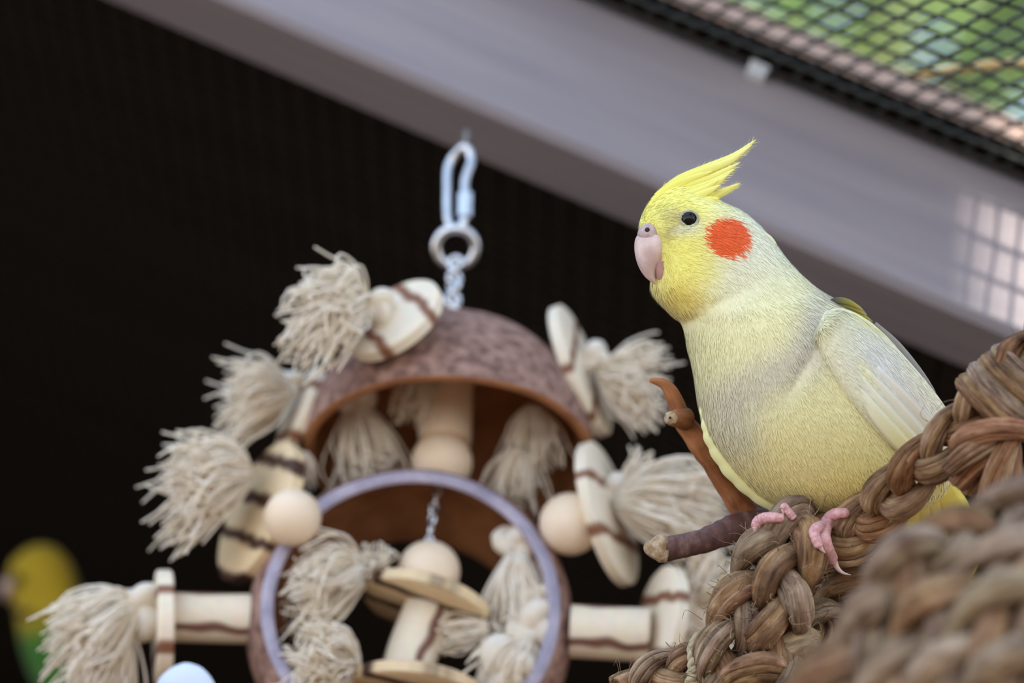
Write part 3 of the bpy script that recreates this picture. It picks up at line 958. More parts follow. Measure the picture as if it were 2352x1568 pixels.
# tail, passing behind the rope
tail_col = lambda px, py: np.tile(lin(240, 222, 104), (len(px), 1))
for k in range(7):
    o_ = (k - 3) * 34
    feather('tail_feather', [(2080 + o_ * .55, 1080, -10 - abs(k - 3) * 6), (2100 + o_ * .9, 1170, -60 - abs(k - 3) * 6), (2110 + o_ * 1.1, 1260, -160 - abs(k - 3) * 6), (2120 + o_ * 0.9, 1350, -300)], 74, bird, tail_col, peak=0.5, basew=0.8, camber=0.1, thick=2.5)

# ------------------------------------------------------------------ braided ropes
def rope_path(pts, n=400):
    """pts: picture x, y, distance"""
    s_ = spline(pts, n)
    return resample(np.array([P(*q) for q in s_]), n)
rope_bvhs = []
def strand_mesh(path, rad, segs=22, ridges=7, seed=0, flat=0.8, ref=None, amp=0.13):
    """smooth bundle with lengthwise ridges"""
    r = np.random.default_rng(seed)
    a = np.arange(segs) * 2 * math.pi / segs
    n = len(path)
    ph = r.uniform(0, 6.28, 3)
    tw = np.linspace(0, r.uniform(-3, 3), n)[:, None]
    prof = 1 + amp * np.abs(np.sin(a[None] * ridges / 2 + ph[0] + tw)) + 0.05 * np.sin(a[None] * 3 + ph[1] + tw * 2) - amp * 0.5
    mb = MB()
    mb.tube(path, rad, segs, prof=prof, flat=flat, ref=ref, uoff=r.uniform(0, 50), col=(1.0, 1.0, 1.0))
    return mb

def yarn_strand(path, rad, seed=0, ref=None, k=9, flat=0.8, twist=2.0):
    """one strand: a core with flat grass blades laid round it"""
    r = np.random.default_rng(seed)
    path = np.asarray(path); n = len(path)
    rad = np.broadcast_to(np.asarray(rad, float), (n,))
    t, nn, bb = frames(path, ref)
    mb = MB()
    mb.tube(path, rad * 0.72, 9, flat=flat, ref=ref, col=(0.55, 0.5, 0.45), uoff=r.uniform(0, 50))
    L = np.linalg.norm(np.diff(path, axis=0), axis=1).sum()
    u = np.linspace(0, L, n) / (rad.mean() * 10)
    for q in range(k):
        ph = 2 * math.pi * (q + r.uniform(-.25, .25)) / k + twist * u * 0.35
        rr_ = rad * (0.66 + 0.10 * np.sin(u * r.uniform(2, 4) + r.uniform(0, 6)) + r.uniform(-.06, .1))
        c = path + (np.cos(ph) * rr_)[:, None] * nn + (flat * np.sin(ph) * rr_)[:, None] * bb
        yr = rad * r.uniform(0.26, 0.42) * (1 + 0.15 * np.sin(u * r.uniform(3, 6) + r.uniform(0, 6)))
        v = r.uniform(0.72, 1.22)
        tint = np.array([1.0, 1.0 + r.uniform(-.06, .04), 1.0 + r.uniform(-.14, .08)]) * v
        # blades are flat: wide round the strand, thin outward
        tt = np.gradient(c, axis=0); tt /= np.linalg.norm(tt, axis=1)[:, None]
        o_ = (np.cos(ph))[:, None] * nn + (np.sin(ph))[:, None] * bb
        o_ = o_ - tt * np.sum(o_ * tt, axis=1)[:, None]; o_ /= np.linalg.norm(o_, axis=1)[:, None]
        w_ = np.cross(tt, o_)
        an_ = np.arange(7) * 2 * math.pi / 7
        rings = c[:, None] + (np.cos(an_)[None, :, None] * w_[:, None] * 1.15 + np.sin(an_)[None, :, None] * o_[:, None] * 0.62) * yr[:, None, None]
        mb.loft(rings, ulen=L * 100, col=tint, uoff=r.uniform(0, 50))
    return mb

def braid(parent, pts, width, pitch, mats, ns=3, seed=0, n=None, collect=True, flat_b=0.20, taper=0.0):
    W = width
    path, L = rope_path(pts, 600)
    n = n or int(max(60, L / pitch * 34))
    path, L = resample(path, n)
    t = np.gradient(path, axis=0); t /= np.linalg.norm(t, axis=1)[:, None]
    view = np.array([unit(CAM - p) for p in path])
    s_ = np.cross(t, view); s_ /= np.linalg.norm(s_, axis=1)[:, None]
    nn = np.cross(s_, t)
    arc = np.linspace(0, L, n)
    r = np.random.default_rng(seed)
    w_loc = 1 + 0.08 * np.sin(arc / pitch * 1.7 + seed) - taper * np.linspace(0, 1, n)
    for i in range(ns):
        th = 2 * math.pi * (arc / pitch + i / ns) + 0.25 * np.sin(arc / pitch * 2.1 + i)
        a = 0.27 * W * w_loc; b = flat_b * W * w_loc
        off = s_ * (a * np.sin(th))[:, None] + nn * (b * np.sin(2 * th))[:, None]
        rad = W * w_loc * (0.21 + 0.055 * np.sin(2 * th)) * r.uniform(0.94, 1.06)
        mb = yarn_strand(path + off, rad, seed * 10 + i, nn[0], int(r.integers(9, 13)), 0.85)
        mb.build('strand', M[mats[i % len(mats)]], parent)
        if collect:
            rope_bvhs.append(mb.bvh())
    return path, s_, nn

def fibres(parent, paths, n, seed, length=0.012, mat='jute2', out=0.010, r0=0.00011):
    r = np.random.default_rng(seed)
    mb = MB()
    for _ in range(n):
        path, s_, nn, W = paths[r.integers(len(paths))]
        k = r.integers(len(path))
        an = r.uniform(0, 2 * math.pi)
        d = s_[k] * math.cos(an) + nn[k] * math.sin(an)
        p0 = path[k] + d * W * 0.4
        tt = unit(r.normal(0, 1, 3)); l = length * r.uniform(0.3, 1.2)
        p1 = p0 + (d * 0.5 + tt * 0.7) * l * .6
        p2 = p1 + (d * 0.3 + unit(r.normal(0, 1, 3)) * 0.8) * l * .5
        mb.tube(spline([p0, p1, p2], 7), np.linspace(r0, r0 * .5, 7), 4, col=(1.1, 1.05, 1.0))
    return stuff(mb.build('stray_fibre', M[mat], parent))

def mm(px):
    return px * PXM

perch = thing('braided_rope', 'brown braided seagrass rope under the cockatiel, rising behind its wing tip', 'rope', P(1850, 1290, 1.185))
pa = braid(perch, [(1800, 1262, 1.192), (1868, 1254, 1.188), (1945, 1228, 1.184), (2020, 1168, 1.174), (2100, 1090, 1.160), (2185, 1000, 1.153), (2275, 905, 1.150), (2360, 815, 1.149), (2450, 715, 1.148), (2640, 520, 1.148), (2860, 300, 1.15)], mm(140), mm(330), ['jute', 'jute_red', 'jute'], seed=1)
pb = braid(perch, [(1850, 1205, 1.186), (1826, 1250, 1.178), (1808, 1310, 1.174), (1800, 1380, 1.172), (1788, 1450, 1.174), (1760, 1530, 1.18)], mm(172), mm(365), ['jute2', 'jute', 'jute'], seed=2)
pc = braid(perch, [(1790, 1235, 1.182), (1752, 1300, 1.180), (1712, 1370, 1.178), (1680, 1440, 1.176), (1662, 1510, 1.176), (1660, 1620, 1.178)], mm(168), mm(360), ['jute2', 'jute2', 'jute'], seed=3)
fibres(perch, [(*pa, mm(138)), (*pb, mm(172)), (*pc, mm(168))], 420, 5, 0.007)
fibres(perch, [(*pb, mm(172)), (*pc, mm(168))], 260, 6, 0.006, 'sisal')

knot = thing('braided_rope', 'reddish brown rope knot with fanned strand ends beside the wing tip', 'rope', P(2300, 960, 1.14))
# wrapped turns
axis = unit(P(2400, 760, 1.15) - P(2200, 990, 1.15))
e1 = unit(np.cross(axis, -FV)); e2 = np.cross(axis, e1)
c = P(2300, 905, 1.150)
for k in range(4):
    th = np.linspace(0, 2 * math.pi, 60)
    rad_ = mm(80 - 4 * k)
    path = np.array([c + axis * mm(-34 + 34 * k + 12 * math.sin(q)) + e1 * math.cos(q) * rad_ + e2 * math.sin(q) * rad_ * 0.9 for q in th])
    mb = yarn_strand(path, mm(25), 40 + k, None, 9, 0.8)
    mb.build('wrap', M['jute2' if k % 2 else 'jute'], knot)
for k, (ex_, ey_) in enumerate([(2178, 1082), (2196, 1112), (2224, 1132), (2256, 1146), (2290, 1150), (2320, 1140), (2210, 1040)]):
    sx, sy = 2352 - k * 4, 985 + (k % 3) * 8
    dd_ = 1.142 + 0.004 * (k % 3)
    path, _ = rope_path([(sx, sy, dd_ + .006), ((sx * 2 + ex_) / 3, (sy * 2 + ey_) / 3 - 16, dd_ - .002), ((sx + 2 * ex_) / 3, (sy + 2 * ey_) / 3 - 14, dd_ - .004), (ex_, ey_, dd_)], 40)
    u = np.linspace(0, 1, 40)
    mb = yarn_strand(path, mm(27) * (0.4 + 0.75 * np.sin(np.clip(u * 1.05, 0, 1) * math.pi * .82) ** 0.8), 60 + k, UV_, 8, 0.6, 0.5)
    mb.build('strand_end', M['jute_red' if k % 2 else 'jute'], knot)
path, _ = rope_path([(2380, 1000, 1.146), (2330, 985, 1.138), (2260, 990, 1.136), (2210, 1012, 1.140), (2206, 1040, 1.146), (2250, 1050, 1.15)], 60)
mb = yarn_strand(path, mm(28), 75, None, 9, 0.7); mb.build('loop', M['jute_red'], knot)

low = thing('braided_rope', 'greyish braided rope lying at the foot of the perch braids', 'rope', P(1700, 1560, 1.18))
pd = braid(low, [(2010, 1330, 1.196), (1950, 1385, 1.196), (1900, 1440, 1.192), (1850, 1490, 1.184), (1790, 1540, 1.176), (1700, 1600, 1.17)], mm(160), mm(380), ['jute', 'jute2', 'jute2'], seed=7)
pe = braid(low, [(1440, 1600, 1.20), (1520, 1548, 1.196), (1600, 1530, 1.192), (1680, 1545, 1.188), (1760, 1590, 1.18)], mm(120), mm(290), ['jute', 'jute2', 'jute'], seed=8)
pf = braid(low, [(1960, 1280, 1.205), (1920, 1330, 1.205), (1890, 1390, 1.203), (1860, 1460, 1.20)], mm(120), mm(200), ['jute_red', 'jute'], seed=9)
fibres(low, [(*pd, mm(165)), (*pe, mm(120)), (*pf, mm(120))], 320, 15, 0.007)
cord = thing('sisal_cord', 'pale twisted sisal cord looped beside the braids', 'cord', P(1600, 1560, 1.18))
for k, (x0, x1) in enumerate([(1592, 1580), (1612, 1640)]):
    path, _ = rope_path([(1606 - 6 * k, 1462 + 4 * k, 1.184), (x0 + 6 * k, 1490, 1.180), (x0 + 2, 1530, 1.178), (x1, 1600, 1.178)], 70)
    t, n_, b_ = frames(path)
    for q in range(2):
        th = np.linspace(0, 26, 70) + q * math.pi
        off = (np.cos(th)[:, None] * n_ + np.sin(th)[:, None] * b_) * mm(6)
        mb = strand_mesh(path + off, mm(9.5), 10, 5, 80 + k * 2 + q, 0.9); mb.build('yarn', M['sisal'], cord)

FR = 1.0
fr1 = thing('braided_rope', 'thick blurred braided rope in front of the perch, topped by a knob', 'rope', P(2100, 1300, FR))
q1 = braid(fr1, [(2800, 820, 1.06), (2640, 950, 1.045), (2490, 1060, 1.03), (2380, 1140, 1.02), (2265, 1215, 1.01), (2150, 1252, 1.0), (2082, 1300, 0.996), (2046, 1380, 0.996), (1990, 1470, 0.996), (1915, 1565, 0.996), (1850, 1660, 0.996)], mm(160), mm(430), ['jute2', 'jute', 'jute2'], seed=21)
q2 = braid(fr1, [(2800, 1020, 1.0), (2620, 1130, 0.995), (2450, 1230, 0.99), (2330, 1290, 0.985), (2225, 1350, 0.98), (2140, 1430, 0.98), (2075, 1530, 0.98), (2020, 1640, 0.98)], mm(160), mm(430), ['jute2', 'jute2', 'jute'], seed=22)
fibres(fr1, [(*q1, mm(142)), (*q2, mm(150))], 120, 25, 0.010)
fr2 = thing('braided_rope', 'thick blurred braided rope filling the low corner beside the knobbed rope', 'rope', P(2300, 1500, FR))
q3 = braid(fr2, [(2800, 1130, 0.985), (2640, 1220, 0.98), (2500, 1300, 0.975), (2370, 1360, 0.97), (2260, 1440, 0.968), (2180, 1540, 0.968), (2130, 1660, 0.968)], mm(160), mm(430), ['jute2', 'jute', 'jute2'], seed=23)
q4 = braid(fr2, [(2800, 1260, 0.975), (2640, 1360, 0.97), (2500, 1450, 0.965), (2380, 1510, 0.96), (2300, 1590, 0.958), (2240, 1680, 0.958)], mm(160), mm(430), ['jute2', 'jute2', 'jute'], seed=24)
fibres(fr2, [(*q3, mm(150)), (*q4, mm(150))], 80, 26, 0.010)

# ------------------------------------------------------------------ feet gripping the rope
def rope_w(px, py):
    best = None
    for b_ in rope_bvhs:
        r_ = ray(b_, px, py)
        if r_ is not None and r_ < 700 and (best is None or r_ > best):
            best = r_
    return best
def toe(pts, rads, claw, name='toe', extra=0.0):
    n = 60
    r_ = spline([(a,) for a in rads], n)[:, 0]
    p2 = spline(pts, n)
    ww = []
    for k, (x, y) in enumerate(p2):
        v = rope_w(x, y)
        ww.append(np.nan if v is None else min(v, 330))
    ww = np.array(ww)
    idx = np.arange(n); ok = ~np.isnan(ww)
    ww = np.interp(idx, idx[ok], ww[ok]) if ok.any() else np.full(n, 120.0)
    ker = np.ones(17) / 17
    ww = np.convolve(np.pad(ww, 8, mode='edge'), ker, mode='valid')
    path = np.array([Bp(x, y, w + 0.55 * rr_ + extra) for (x, y), w, rr_ in zip(p2, ww, r_)])
    u = np.linspace(0, 1, n)
    scal = (1 + 0.07 * np.abs(np.sin(u * 26))) * np.sqrt(np.clip(1 - np.clip((0.07 - u) / 0.07, 0, 0.98) ** 2, 0.02, 1)) * np.sqrt(np.clip(1 - np.clip((u - 0.93) / 0.07, 0, 0.98) ** 2, 0.02, 1))
    mb = MB(); mb.tube(path, r_ * PXM * scal, 16)
    o = mb.build(name, M['skin'], bird)
    # claw
    c2 = spline(claw, 16)
    cr = np.linspace(r_[-1] * 0.62, 0.8, 16)
    cp = np.array([Bp(x, y, ww[-1] + 0.5 * r_[-1] - 4 * k / 15 + extra) for k, (x, y) in enumerate(c2)])
    mb = MB(); mb.tube(cp, cr * PXM, 12)
    mb.build('claw', M['beak'], o)
toe([(1952, 1178), (1920, 1180), (1900, 1198), (1892, 1228), (1900, 1262), (1914, 1290)], [10, 13, 15, 15, 15, 14], [(1915, 1288), (1923, 1304), (1936, 1315), (1954, 1320)])
toe([(1915, 1200), (1888, 1207), (1871, 1218), (1874, 1238), (1884, 1258)], [11, 12, 12, 11, 10], [(1884, 1256), (1890, 1264), (1896, 1270)])
toe([(1802, 1190), (1765, 1188), (1742, 1196), (1734, 1212)], [10, 12, 12, 10], [(1734, 1210), (1735, 1222), (1741, 1236)])
toe([(1826, 1192), (1812, 1176), (1802, 1163), (1798, 1170)], [8, 9, 8, 7], [(1798, 1168), (1799, 1178), (1801, 1188)])

# ------------------------------------------------------------------ twig
tw = thing('forked_twig', 'forked twig with peeled orange stem and purple bark side shoot beside the rope', 'twig', P(1740, 1215, 1.215))
def twig(pts, rads, name, mat, seed, n=90, rough=0.05):
    path, _ = rope_path([(x, y, d) for x, y, d in pts], n)
    r_ = spline([(a,) for a in rads], n)[:, 0] * PXM
    rr_ = np.random.default_rng(seed)
    a = np.arange(18) * 2 * math.pi / 18
    nz = rr_.normal(0, 1, (n, 18))
    for _ in range(3):
        nz = (np.roll(nz, 1, 0) + nz + np.roll(nz, -1, 0)) / 3; nz = (np.roll(nz, 1, 1) + nz + np.roll(nz, -1, 1)) / 3
    mb = MB(); mb.tube(path, r_, 18, prof=1 + rough * nz * 3)
    return mb.build(name, M[mat], tw)
stem = twig([(1494, 872, 1.205), (1528, 884, 1.206), (1550, 920, 1.207), (1566, 960, 1.208), (1600, 1010, 1.210), (1650, 1090, 1.213), (1700, 1160, 1.216), (1745, 1215, 1.218), (1770, 1270, 1.22)],
     [6, 18, 22, 27, 22, 24, 30, 33, 30], 'stem', 'twig_bare', 1)
mb = MB(); mb.tube(np.array([P(1574, 962, 1.206), P(1556, 960, 1.203), P(1543, 961, 1.200)]), np.array([27, 22, 17]) * PXM, 16); mb.build('stub', M['twig_bare'], stem)
mb = MB(); mb.tube(np.array([P(1546, 960, 1.2008), P(1540, 961, 1.1994), P(1534, 963, 1.1984)]), np.array([16, 17, 11]) * PXM, 9); mb.build('cut_face', M['twig_cut'], stem)
mb = MB(); mb.sphere(P(1539, 959, 1.1974), 3.2 * PXM, camvec(-.6, 0, 1), 12, 8); mb.build('pith', M['black'], stem)
sh = twig([(1512, 1262, 1.206), (1560, 1255, 1.208), (1620, 1240, 1.210), (1680, 1216, 1.213), (1730, 1200, 1.216), (1780, 1215, 1.218)], [30, 29, 29, 33, 38, 36], 'side_shoot', 'twig_bark', 2)
twig([(1484, 1256, 1.204), (1500, 1258, 1.205), (1530, 1262, 1.206)], [12, 25, 30], 'broken_tip', 'twig_cut', 3, 14, 0.2)

# ------------------------------------------------------------------ hanging toy
DT = 1.372
PT = DT / FPX
def T(px, py, dw=0.0):
    """point of the toy at picture px,py; dw picture pixels nearer than its hanging axis"""
    return P(px, py, DT + (900 - py) * PT * math.tan(PITCH) - dw * PT)
toy = thing('bird_toy', 'hanging parrot toy of coconut shells, scorched wood discs, beads and cotton tassels', 'bird toy', T(1040, 700))
# eye screw in the beam, quick link, ring, chain
mb = MB(); mb.tube(spline([T(1072, 300, -6), T(1070, 322, -2), T(1062, 336, 4), T(1056, 350, 8)], 12), 8 * PT, 10)
mb.build('eye_screw', M['dark_metal'], toy)
ql = []
lk = [(1052, 348), (1036, 368), (1028, 392), (1027, 430), (1027, 480), (1030, 508), (1044, 528), (1060, 520), (1067, 496), (1069, 460), (1068, 420), (1074, 396), (1082, 372), (1078, 348), (1066, 338)]
loop = spline(lk + [lk[0]], 90)
path = np.array([T(x, y, 10 * math.sin((x - 1050) / 14.)) for x, y in loop])
mb = MB(); mb.tube(path, 10.5 * PT, 12); link_o = mb.build('quick_link', M['metal'], toy)
mb = MB(); mb.lathe(T(1069, 502, 12), T(1070, 432, 12) - T(1069, 502, 12), [(12 * PT, 0), (18 * PT, 3 * PT), (18 * PT, 64 * PT), (12 * PT, 68 * PT)], 6)
mb.build('link_nut', M['metal'], link_o, smooth=False)
rings = []
e1_, e2_ = unit(RV), unit(UV_ * 0.93 - FV * 0.1)
a = np.linspace(0, 2 * math.pi, 61)
cc_ = T(1047, 568)
mb = MB(); mb.tube(np.array([cc_ + (e1_ * math.cos(t) * 46 + e2_ * math.sin(t) * 44) * PT for t in a]), 12.5 * PT, 14); mb.build('ring', M['metal'], toy)
def chain(pts, nl, lw, lh, r):
    pth = spline(pts, nl)
    q = np.array([T(*p) for p in pth])
    ch = None
    for k in range(nl):
        d = unit(q[min(k + 1, nl - 1)] - q[max(k - 1, 0)])
        an = k * 1.15 + 0.4
        b0 = unit(np.cross(d, FV)); b1 = np.cross(d, b0)
        s_ = b0 * math.cos(an) + b1 * math.sin(an)
        t_ = np.linspace(0, 2 * math.pi, 25)
        mb = MB(); mb.tube(np.array([q[k] + (s_ * math.cos(t) * lw + d * math.sin(t) * lh) * PT for t in t_]), r * PT, 8)
        o = mb.build('chain_link', M['metal'], toy)
chain([(1046, 604), (1044, 640), (1042, 672), (1040, 706)], 7, 15, 16, 6.5)
chain([(1005, 1128, 70), (998, 1160, 74), (992, 1200, 78), (986, 1245, 80)], 6, 8, 15, 4.5)
mb = MB(); mb.lathe(T(1040, 722, 0), UV_, [(20 * PT, -14 * PT), (42 * PT, -10 * PT), (46 * PT, 0), (38 * PT, 10 * PT), (14 * PT, 14 * PT)], 28); mb.build('wooden_washer', M['ball'], toy)

# coconut dome
def shell(center, axis, R, th, a0, a1, name, n=26, segs=72):
    """spherical shell between polar angles a0..a1 from axis: outside, inside, cut edge"""
    ax = unit(axis)
    ang = np.linspace(a0, a1, n)
    r1 = [(max(R * math.sin(t), 1e-5), R * math.cos(t)) for t in ang]
    r2 = [(max((R - th) * math.sin(t), 1e-5), (R - th) * math.cos(t)) for t in ang]
    mb = MB(); mb.lathe(center, ax, r1, segs); o = mb.build(name, M['coco_out'], toy)
    return o, r1, r2, ax
dome_c = T(1030, 1045, 0)
dax = -camvec(-0.02, -0.835, 0.55)
def lathe_open(center, ax, prof, segs, name, mat, parent, wob=0.0, seed=0):
    ax = unit(ax); r = np.array([0.1, 0.9, 0.3]); n_ = unit(r - ax * (r @ ax)); b_ = np.cross(ax, n_)
    a = np.arange(segs) * 2 * math.pi / segs
    wv = 1 + wob * (np.sin(a * 2 + seed) + 0.6 * np.sin(a * 3 + 1.3 * seed) + 0.4 * np.sin(a * 7))
    rings = [np.asarray(center) + ax * h + rr_ * wv[:, None] * (np.cos(a)[:, None] * n_ + np.sin(a)[:, None] * b_) for rr_, h in prof]
    mb = MB(); mb.loft(rings, cap0=False, cap1=False)
    return mb.build(name, mat, parent)
R = 335 * PT
an = np.linspace(0.02, math.pi / 2, 30)
def half(rad): return [(rad * math.sin(t), rad * math.cos(t)) for t in an]
dome = lathe_open(dome_c, dax, half(R), 80, 'coconut_dome', M['coco_out'], toy, 0.008, 1)
lathe_open(dome_c, dax, half(R - 24 * PT), 80, 'dome_lining', M['coco_in'], dome, 0.008, 1)
lathe_open(dome_c, dax, [(R, 0), (R - 4 * PT, -3 * PT), (R - 20 * PT, -3 * PT), (R - 24 * PT, 0)], 80, 'cut_rim', M['coco_in'], dome, 0.008, 1)

# coconut ring, open towards the viewer
rc = T(945, 1397, 150)
rax = unit(np.array([0.045, -1.0, 0.0]))
Ro = 345 * (proj(rc)[2] / FPX)
Lr = 0.046
hs = np.linspace(0, 1, 16)
outp = [(Ro * (1 + 0.115 * math.sin(math.pi * min(h * 1.08, 1) ** 0.8) - 0.03 * h), -h * Lr) for h in hs]
inp = [(r_ - 0.0042, h) for r_, h in outp]
cring = lathe_open(rc, rax, outp, 96, 'coconut_ring', M['coco_out'], toy, 0.006, 2)
lathe_open(rc, rax, inp, 96, 'ring_lining', M['coco_in'], cring, 0.006, 2)
lathe_open(rc, rax, [(outp[0][0], 0), (outp[0][0] - 0.0006, 0.0006), (inp[0][0] + 0.0006, 0.0006), (inp[0][0], 0)], 96, 'cut_rim', M['coco_rim'], cring, 0.006, 2)
lathe_open(rc, rax, [(outp[-1][0], outp[-1][1]), (inp[-1][0], inp[-1][1])], 96, 'cut_rim', M['coco_in'], cring, 0.006, 2)

def bead(px, py, r, dw, name='wooden_bead'):
    mb = MB(); c_ = T(px, py, dw); s_ = proj(c_)[2] / FPX
    mb.sphere(c_, r * s_, UV_, 40, 24)
    return mb.build(name, M['ball'], toy)
bead(672, 1188, 66, 215); bead(1310, 1203, 72, 130); bead(985, 1312, 72, 90); bead(1015, 1062, 70, 20)
mb = MB(); p0, p1 = T(1032, 800, -6), T(1022, 1015, 8)
mb.tube(np.linspace(p0, p1, 12), 60 * PT, 28); mb.build('spindle', M['ball'], toy, smooth='sharp')

def disc(px, py, dw, n_, Rpx, tpx, mat='wood', rot=0.0):
    c_ = T(px, py, dw); n_ = unit(n_)
    a_ = unit(np.cross(n_, FV)); b_ = np.cross(n_, a_)
    a_, b_ = a_ * math.cos(rot) + b_ * math.sin(rot), -a_ * math.sin(rot) + b_ * math.cos(rot)
    S = 48
    th = np.arange(S) * 2 * math.pi / S
    prof = [(0.0, .5), (0.5, .5), (0.96, .5), (1.0, .36), (1.0, -.36), (0.96, -.5), (0.5, -.5), (0.0, -.5)]
    verts, uv_v = [], []
    for rr_, h in prof:
        for t in th:
            verts.append(c_ + (a_ * math.cos(t) + b_ * math.sin(t)) * max(rr_, 1e-3) * Rpx * PT + n_ * h * tpx * PT)
            uv_v.append((math.cos(t) * rr_ * Rpx * PT * 100, math.sin(t) * rr_ * Rpx * PT * 100))
    faces, uvs = [], []
    for i in range(len(prof) - 1):
        for j in range(S):
            k = (j + 1) % S
            f = [i * S + j, i * S + k, (i + 1) * S + k, (i + 1) * S + j]
            faces.append(f); uvs.append([uv_v[q] for q in f])
    mb = MB(); mb.add(verts, faces, uvs)
    return mb.build('wooden_disc', M[mat], toy, smooth='sharp')
def nv(ax, ay, q):
    s_ = math.sqrt(max(1 - q * q, 0)); l = math.hypot(ax, ay)
    return camvec(ax / l * s_, ay / l * s_, q)
disc(908, 736, 330, nv(-0.58, 0.81, 0.47), 120, 32, 'wood', 0.15)
disc(690, 945, 10, nv(-0.9, 0.42, 0.22), 108, 26, 'wood', 0.2)
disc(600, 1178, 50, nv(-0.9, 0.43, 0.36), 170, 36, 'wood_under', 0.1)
disc(1332, 852, 30, nv(0.93, 0.36, 0.18), 160, 30, 'wood', 0.3)
disc(1394, 1180, 60, nv(0.955, 0.30, 0.24), 168, 30, 'wood', -0.3)
disc(375, 1440, 60, nv(-1.0, 0.02, 0.14), 128, 36, 'wood', 0.3)
disc(1516, 1440, 60, nv(-0.97, 0.24, 0.28), 138, 30, 'wood', 0.2)
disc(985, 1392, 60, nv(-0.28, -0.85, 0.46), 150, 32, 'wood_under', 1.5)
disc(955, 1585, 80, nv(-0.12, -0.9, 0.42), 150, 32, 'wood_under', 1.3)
def dowel(a_, b_, r, mat='wood2'):
    p0, p1 = T(*a_), T(*b_)
    d = unit(p1 - p0)
    L_ = np.linalg.norm(p1 - p0)
    mb = MB(); mb.tube(np.array([p0 + d * t for t in (0, .0006, L_ * .33, L_ * .66, L_ - .0006, L_)]), np.array([.94, 1, 1, 1, 1, .94]) * r * PT, 32, ulen=1.0)
    return mb.build('dowel', M[mat], toy, smooth='sharp')
dowel((392, 1416, 60), (612, 1422, 60), 56); dowel((1308, 1448, 60), (1492, 1458, 60), 60); dowel((988, 1388, 70), (925, 1560, 70), 58)

def rope_knot(px, py, dw, r, rot=0.0, squash=1.0):
    """plump overhand knot"""
    c_ = T(px, py, dw)
    t = np.linspace(0, 2 * math.pi, 90)
    x = np.sin(t) + 1.6 * np.sin(2 * t); y = np.cos(t) - 1.6 * np.cos(2 * t); z = -np.sin(3 * t) * 1.1
    x, y = x * math.cos(rot) - y * math.sin(rot), x * math.sin(rot) + y * math.cos(rot)
    path = c_[None] + (RV[None] * x[:, None] + UV_[None] * (y * squash)[:, None] - FV[None] * z[:, None]) * (r * PT / 3.3)
    mb = strand_mesh(path, r * PT * 0.47, 16, 8, int(px), 1.0, None, 0.1)
    return mb.build('rope_knot', M['cotton'], toy)

def tassel(px, py, dw, d, length, spread, n, seed, droop=0.25, curl=0.42, root=16, r0=3.3, name='tassel'):
    """bundle of cotton strands leaving px,py along picture direction d (x, up, toward)"""
    r = np.random.default_rng(seed)
    c_ = T(px, py, dw); d = camvec(*d)
    mb = MB()
    for _ in range(int(n * 1.35)):
        v = r.normal(0, 1, 3); v = v - d * (v @ d)
        rad = unit(v) * math.sqrt(r.uniform(0, 1))
        p0 = c_ + rad * root * PT
        dir0 = unit(d + rad * spread * r.uniform(0.6, 1.2))
        l = length * PT * r.uniform(0.5, 1.1)
        k1 = unit(r.normal(0, 1, 3)) * curl * l
        g = np.array([0, 0, -1.0]) * droop * l
        p1 = p0 + dir0 * l * .35 + k1 * .25 + rad * spread * l * .12
        p2 = p0 + dir0 * l * .72 + k1 * .5 + g * .4
        p3 = p0 + dir0 * l + k1 * r.uniform(-.6, .8) + g
        mb.tube(spline([p0, p1, p2, p3], 9), np.linspace(r0, r0 * .75, 9) * PT, 5, ref=d + [0.3, .2, .1])
    return stuff(mb.build(name, M['cotton'], toy))

# outside of the dome
rope_knot(864, 704, 352, 38, 0.4)
tassel(838, 708, 358, (-0.75, 0.12, 0.5), 175, 0.95, 230, 1, droop=0.35)
rope_knot(664, 880, 40, 30)
tassel(668, 905, 40, (-0.95, 0.05, 0.2), 160, 0.8, 170, 2, droop=0.2)
tassel(578, 1092, 110, (-0.95, 0.05, 0.35), 200, 0.75, 260, 3, droop=0.25)
rope_knot(1368, 822, 40, 34, 1.0)
tassel(1376, 868, 50, (0.97, 0.0, 0.25), 150, 0.95, 190, 4, droop=0.15)
rope_knot(1410, 1130, 60, 40, .5)
tassel(1410, 1152, 70, (1.0, -0.02, 0.1), 250, 0.55, 230, 5, droop=0.15)
tassel(1440, 1130, 60, (0.6, 0.7, 0.0), 110, 0.6, 50, 35, droop=0.05)
# ends of the cross bar
rope_knot(318, 1402, 80, 52, 0.3, 1.2)
tassel(318, 1400, 75, (-0.9, -0.25, 0.3), 185, 0.75, 260, 6, droop=0.35)
tassel(285, 1430, 75, (-0.15, -1.0, 0.1), 190, 0.22, 50, 36, droop=0.1)
rope_knot(1585, 1415, 60, 52, 0.9)
tassel(1590, 1400, 60, (0.6, 0.6, 0.1), 150, 0.6, 120, 7, droop=0.0)
tassel(1575, 1450, 60, (0.7, -0.5, 0.1), 120, 0.6, 90, 37, droop=0.1)
# inside the dome
tassel(985, 845, 60, (-0.25, -0.9, 0.1), 120, 0.5, 130, 8, droop=0.1)
tassel(815, 930, 20, (0.25, -0.95, 0.1), 180, 0.5, 170, 9, droop=0.1)
rope_knot(815, 925, 20, 44)
tassel(1225, 930, 10, (0.0, -0.95, 0.1), 130, 0.5, 150, 10, droop=0.1)
tassel(1190, 1030, 10, (-0.1, -0.95, 0.1), 120, 0.55, 130, 11, droop=0.1)
tassel(690, 1040, 40, (0.2, -1, 0.1), 60, 0.4, 40, 12)
